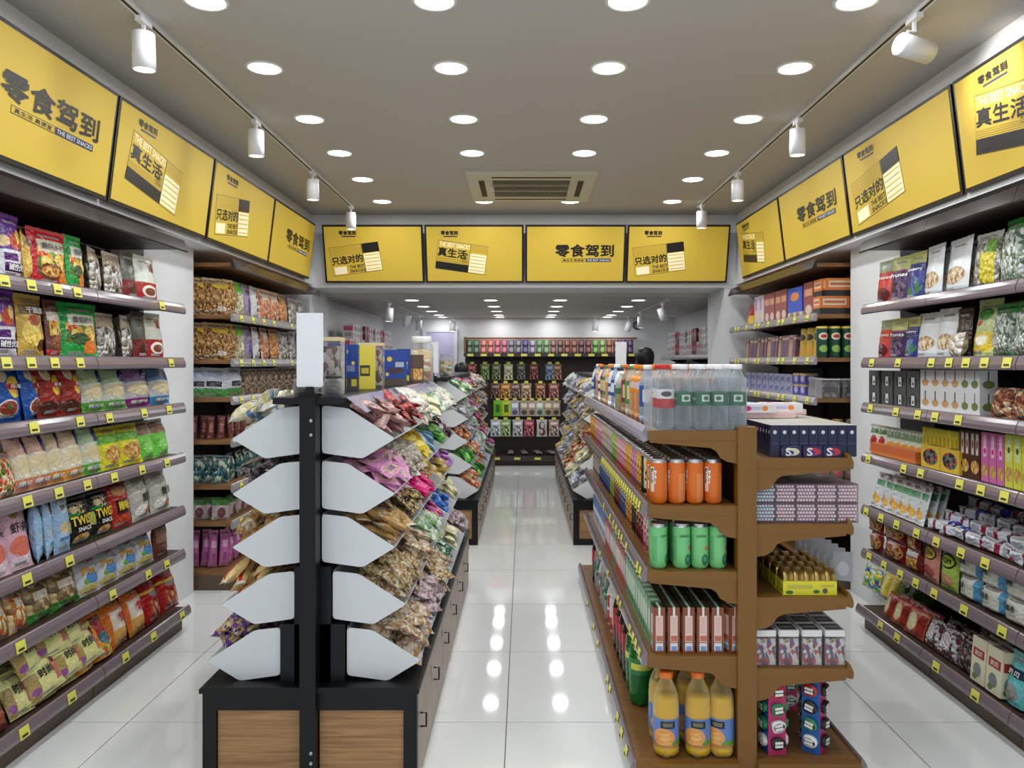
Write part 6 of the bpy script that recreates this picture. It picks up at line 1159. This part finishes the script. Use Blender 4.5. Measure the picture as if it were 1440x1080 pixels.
for r in range(4):
    for i, x in enumerate(XH[r]):
        c = HB[r][i]; X = PX(x, YW-.12); w = .14 if r in (0, 2) else .165; hgt = .24 if r != 3 else .26
        wh = tuple(min(255, v+70) for v in c); dk = tuple(v*.5 for v in c)
        if r == 3 and i == 4: lay = [('e', .5, .62, .3, .26, (120, 50, 40)), ('e', .55, .66, .18, .16, (206, 206, 206)), ('e', .55, .28, .3, .22, (130, 56, 44)), ('e', .45, .32, .16, .12, (206, 206, 206))]
        elif r == 2: lay = [('r', .15, .85, .55, .8, wh), ('e', .5, .25, .3, .16, dk)] if i > 1 else [('r', .25, .75, .25, .75, (60, 110, 40))]
        else: lay = [('r', .08, .92, .08, .62, ('v', 6, c, wh, dk)), ('r', .15, .85, .7, .84, wh)]
        k = bag('hanging_bag', 'hanging snack bag', w, hgt, .04, pr('hang%d_%d' % (r, i), c, lay, .2, .3), 'pillow', None, (), 'snack bag', nx=5, ny=6)
        ob('peg', hk, bw, (X-bo[0], -.02, ZH[r]+.005)); ob('hang_tag', htag, bw, (X-bo[0], -.02, ZH[r]+.01))
        place(k, (X, YW-.11, ZH[r]-hgt), (0, 0, 0), None, 'hanging snack bag, %s from left in %s peg row of the back display' % (nth(i+1), nth(r+1)), 'bags hanging on the back display')
for i in range(5): place(K['cashew_bag'], (-.2+.22*i, YW-.25, .131+.03), (-1.45, 0, .2*i), None, 'clear snack bag lying flat on the back base, %s from left' % nth(i+1), 'flat packs on the back base')
# round device on the back wall
o = empty('wall_clock', (1.73, YB, 2.09), 'small round black and grey device on the back wall', 'clock'); q = MB().lathe([(.0, .0), (.06, 0), (.065, .01), (.065, .03), (.05, .035)], 22).mesh('rim', BLACKM); ob('rim', q, o, (0, -.001, 0), (PI/2, 0, 0)); q = MB().lathe([(.05, .033), (.0, .034)], 22).mesh('face', mat('clock_grey', (150, 150, 156), .4)); ob('face', q, o, (0, -.001, 0), (PI/2, 0, 0))
# ------------------------------------------------------------------ rear side-wall shelves with boxes
C('pink_snack_box', 'white and pink snack box', .09, .16, .12, (214, 200, 206), [('r', .1, .9, .55, .85, (190, 70, 100)), ('r', .2, .8, .15, .4, (150, 160, 150))])
C('teal_snack_box', 'white and teal snack box', .09, .16, .12, (206, 212, 210), [('r', .1, .9, .5, .8, (110, 150, 150)), ('r', .2, .8, .1, .3, (190, 90, 100))])
C('maroon_snack_box', 'maroon snack box', .1, .2, .12, (110, 44, 50), [('r', .1, .9, .4, .7, (176, 130, 120))])
def side_shelf(s, xw, y0, y1, zs, label):
    org = (xw, (y0+y1)/2, zs[0]); o = empty('side_shelf', org, label, 'shelf', 'rear side shelves')
    for z in zs:
        a, b = sorted((xw+s*.0, xw+s*.34)); sh = ob('board', MB().box(a, b, y0, y1, z-.025, z).mesh('board', mat('shelf_grey', (120, 110, 114), .35), org), o); ob('rail', MB().prism(rail_prof(xw+s*.34, s, z), y0, y1).mesh('rail', mat('rail_grey', (150, 146, 148), .2, spec=.7), org), sh)
        for y in (y0+.1, (y0+y1)/2, y1-.1): ob('bracket', MB().prism([(xw, z-.025), (xw+s*.28, z-.025), (xw, z-.14)], y, y+.01).mesh('bracket', BACKP, org), sh)
    ob('back_panel', MB().box(*sorted((xw, xw+s*.012)), y0, y1, .3, zs[0]+.1).mesh('back_panel', WHITE, org), o)
side_shelf(1, -2.15, 8.15, 11.2, (1.62, 1.30, .98), 'grey wall shelf stacked with boxes in the rear left')
side_shelf(-1, 2.3, 8.15, 11.0, (1.60, 1.27, .95), 'grey wall shelf stacked with boxes in the rear right')
rr = random.Random(21)
for s, xw, zs, nm in ((1, -2.15, 1.62, 'left'), (-1, 2.3, 1.60, 'right')):
    for j in range(22):
        y = 8.3+j*.125
        if y > 10.9: break
        for l in range(2 if j % 5 else 1):
            kk = ('pink_snack_box', 'teal_snack_box', 'pink_snack_box', 'maroon_snack_box')[(j//2) % 4] if l == 0 or True else None
            k = K[kk]; place(k, (xw+s*.24, y, zs+.002+l*.162), (0, rr.uniform(-.15, .15) if nm == 'right' and j < 5 else 0, s*PI/2), (1, 1, .16/k.h), '%s, %s from the column in %s layer, rear %s wall shelf' % (k.desc, nth(j+1), ('lower', 'upper')[l], nm), 'boxes on the rear side shelves')
    for j in range(18):
        y = 8.35+j*.14; k = K['foil_bag' if j % 2 else 'violet_bag']
        place(k, (xw+s*.25, y, zs-.315), (-.15, 0, s*PI/2), (.8, 1, 1), '%s, %s from the column on second rear %s wall shelf' % (k.desc, nth(j+1), nm), 'bags on the rear side shelves', bare=True)
# ------------------------------------------------------------------ two shoppers, mostly hidden behind the goods
def person(x, y, h, rz, shirt, label):
    o = empty('person', (x, y, 0), label, 'person', None, rz); k = h/1.7
    J = {'pel': (0, 0, .93), 'bel': (0, .01, 1.1), 'che': (0, .01, 1.3), 'nec': (0, .0, 1.44), 'hd0': (0, -.01, 1.5),
         'hiL': (.09, 0, .9), 'knL': (.1, -.02, .5), 'anL': (.1, .02, .09), 'toL': (.11, -.13, .04), 'hiR': (-.09, 0, .9), 'knR': (-.1, -.02, .5), 'anR': (-.1, .02, .09), 'toR': (-.11, -.13, .04),
         'shL': (.18, .01, 1.37), 'elL': (.24, .02, 1.08), 'wrL': (.22, -.12, .86), 'shR': (-.18, .01, 1.37), 'elR': (-.24, .02, 1.08), 'wrR': (-.22, -.12, .86)}
    rad = {'pel': .13, 'bel': .12, 'che': .14, 'nec': .055, 'hd0': .05, 'hiL': .09, 'knL': .06, 'anL': .042, 'toL': .035, 'shL': .06, 'elL': .045, 'wrL': .03}
    E = [('pel', 'bel'), ('bel', 'che'), ('che', 'nec'), ('nec', 'hd0'), ('pel', 'hiL'), ('hiL', 'knL'), ('knL', 'anL'), ('anL', 'toL'), ('pel', 'hiR'), ('hiR', 'knR'), ('knR', 'anR'), ('anR', 'toR'), ('che', 'shL'), ('shL', 'elL'), ('elL', 'wrL'), ('che', 'shR'), ('shR', 'elR'), ('elR', 'wrR')]
    V = list(J); verts = [Vector(J[v])*k for v in V]; edges = [(V.index(a), V.index(b)) for a, b in E]; rr = [rad[v if v in rad else v[:-1]+'L']*k for v in V]
    for sd, wn in ((1, 'wrL'), (-1, 'wrR')):      # hands: palm and five fingers
        w = Vector(J[wn])*k; pm = w+Vector((0, -.03, -.06))*k; verts.append(pm); rr.append(.03*k); pi = len(verts)-1; edges.append((V.index(wn), pi))
        for f in range(5):
            a = pm+Vector(((f-2)*.016, -.01-.01*(f == 0), -.035 if f else -.005))*k; b = a+Vector((0 if f else -sd*.02, -.012, -(.045+.008*(f in (2, 3))) if f else -.03))*k
            verts += [a, b]; rr += [.0095*k, .0075*k]; edges += [(pi, len(verts)-2), (len(verts)-2, len(verts)-1)]
    me = bpy.data.meshes.new('body'); me.from_pydata([tuple(v) for v in verts], edges, [])
    b = ob('body', me, o); sk = b.modifiers.new('skin', 'SKIN'); sk.use_smooth_shade = True
    for i, r in enumerate(rr): me.skin_vertices[0].data[i].radius = (r, r*.8)
    me.skin_vertices[0].data[0].use_root = True
    b.modifiers.new('sub', 'SUBSURF').levels = 1
    me.materials.append(mat('cloth_'+shirt[0], shirt[1], .8))
    SK = mat('skin', (206, 160, 130), .5); HAIR = mat('black_hair', (16, 14, 14), .45)
    hz = 1.6*k
    hd = MB().lathe([(0, -.115), (.045, -.11), (.068, -.07), (.078, 0), (.078, .05), (.055, .095), (0, .112)], 16).mesh('head', SK)
    h0 = ob('head', hd, o, (0, -.01, hz), None, (k, 1.12*k, k))
    hr = MB().lathe([(.088, -.1), (.104, -.02), (.108, .03), (.1, .07), (.07, .112), (.03, .128), (0, .13)], 16).mesh('hair', HAIR); ob('hair', hr, h0, (0, .016, .002))
    ob('nose', MB().prism([(-.09, -.02), (-.074, .02), (-.07, -.025)], -.01, .01, 'x').mesh('nose', SK), h0)
    for sx in (-1, 1):
        ob('eye', MB().lathe([(0, -.006), (.008, 0), (0, .006)], 8).mesh('eye', mat('eye_dark', (30, 24, 20), .3)), h0, (sx*.028, -.072, .005)); ob('ear', MB().lathe([(0, -.025), (.012, 0), (0, .025)], 8).mesh('ear', SK), h0, (sx*.08, 0, -.01))
    ob('mouth', MB().box(-.02, .02, -.076, -.068, -.058, -.05).mesh('mouth', mat('lip', (170, 90, 86), .5)), h0)
    return o
person(1.37, 8.75, 1.665, 2.9, ('grey', (130, 132, 138)), 'person with black hair standing behind the water bottles, only the crown showing')
person(-.87, 10.75, 1.50, 2.6, ('dark', (40, 40, 46)), 'person with black hair behind the rear left gondola, only the crown showing')
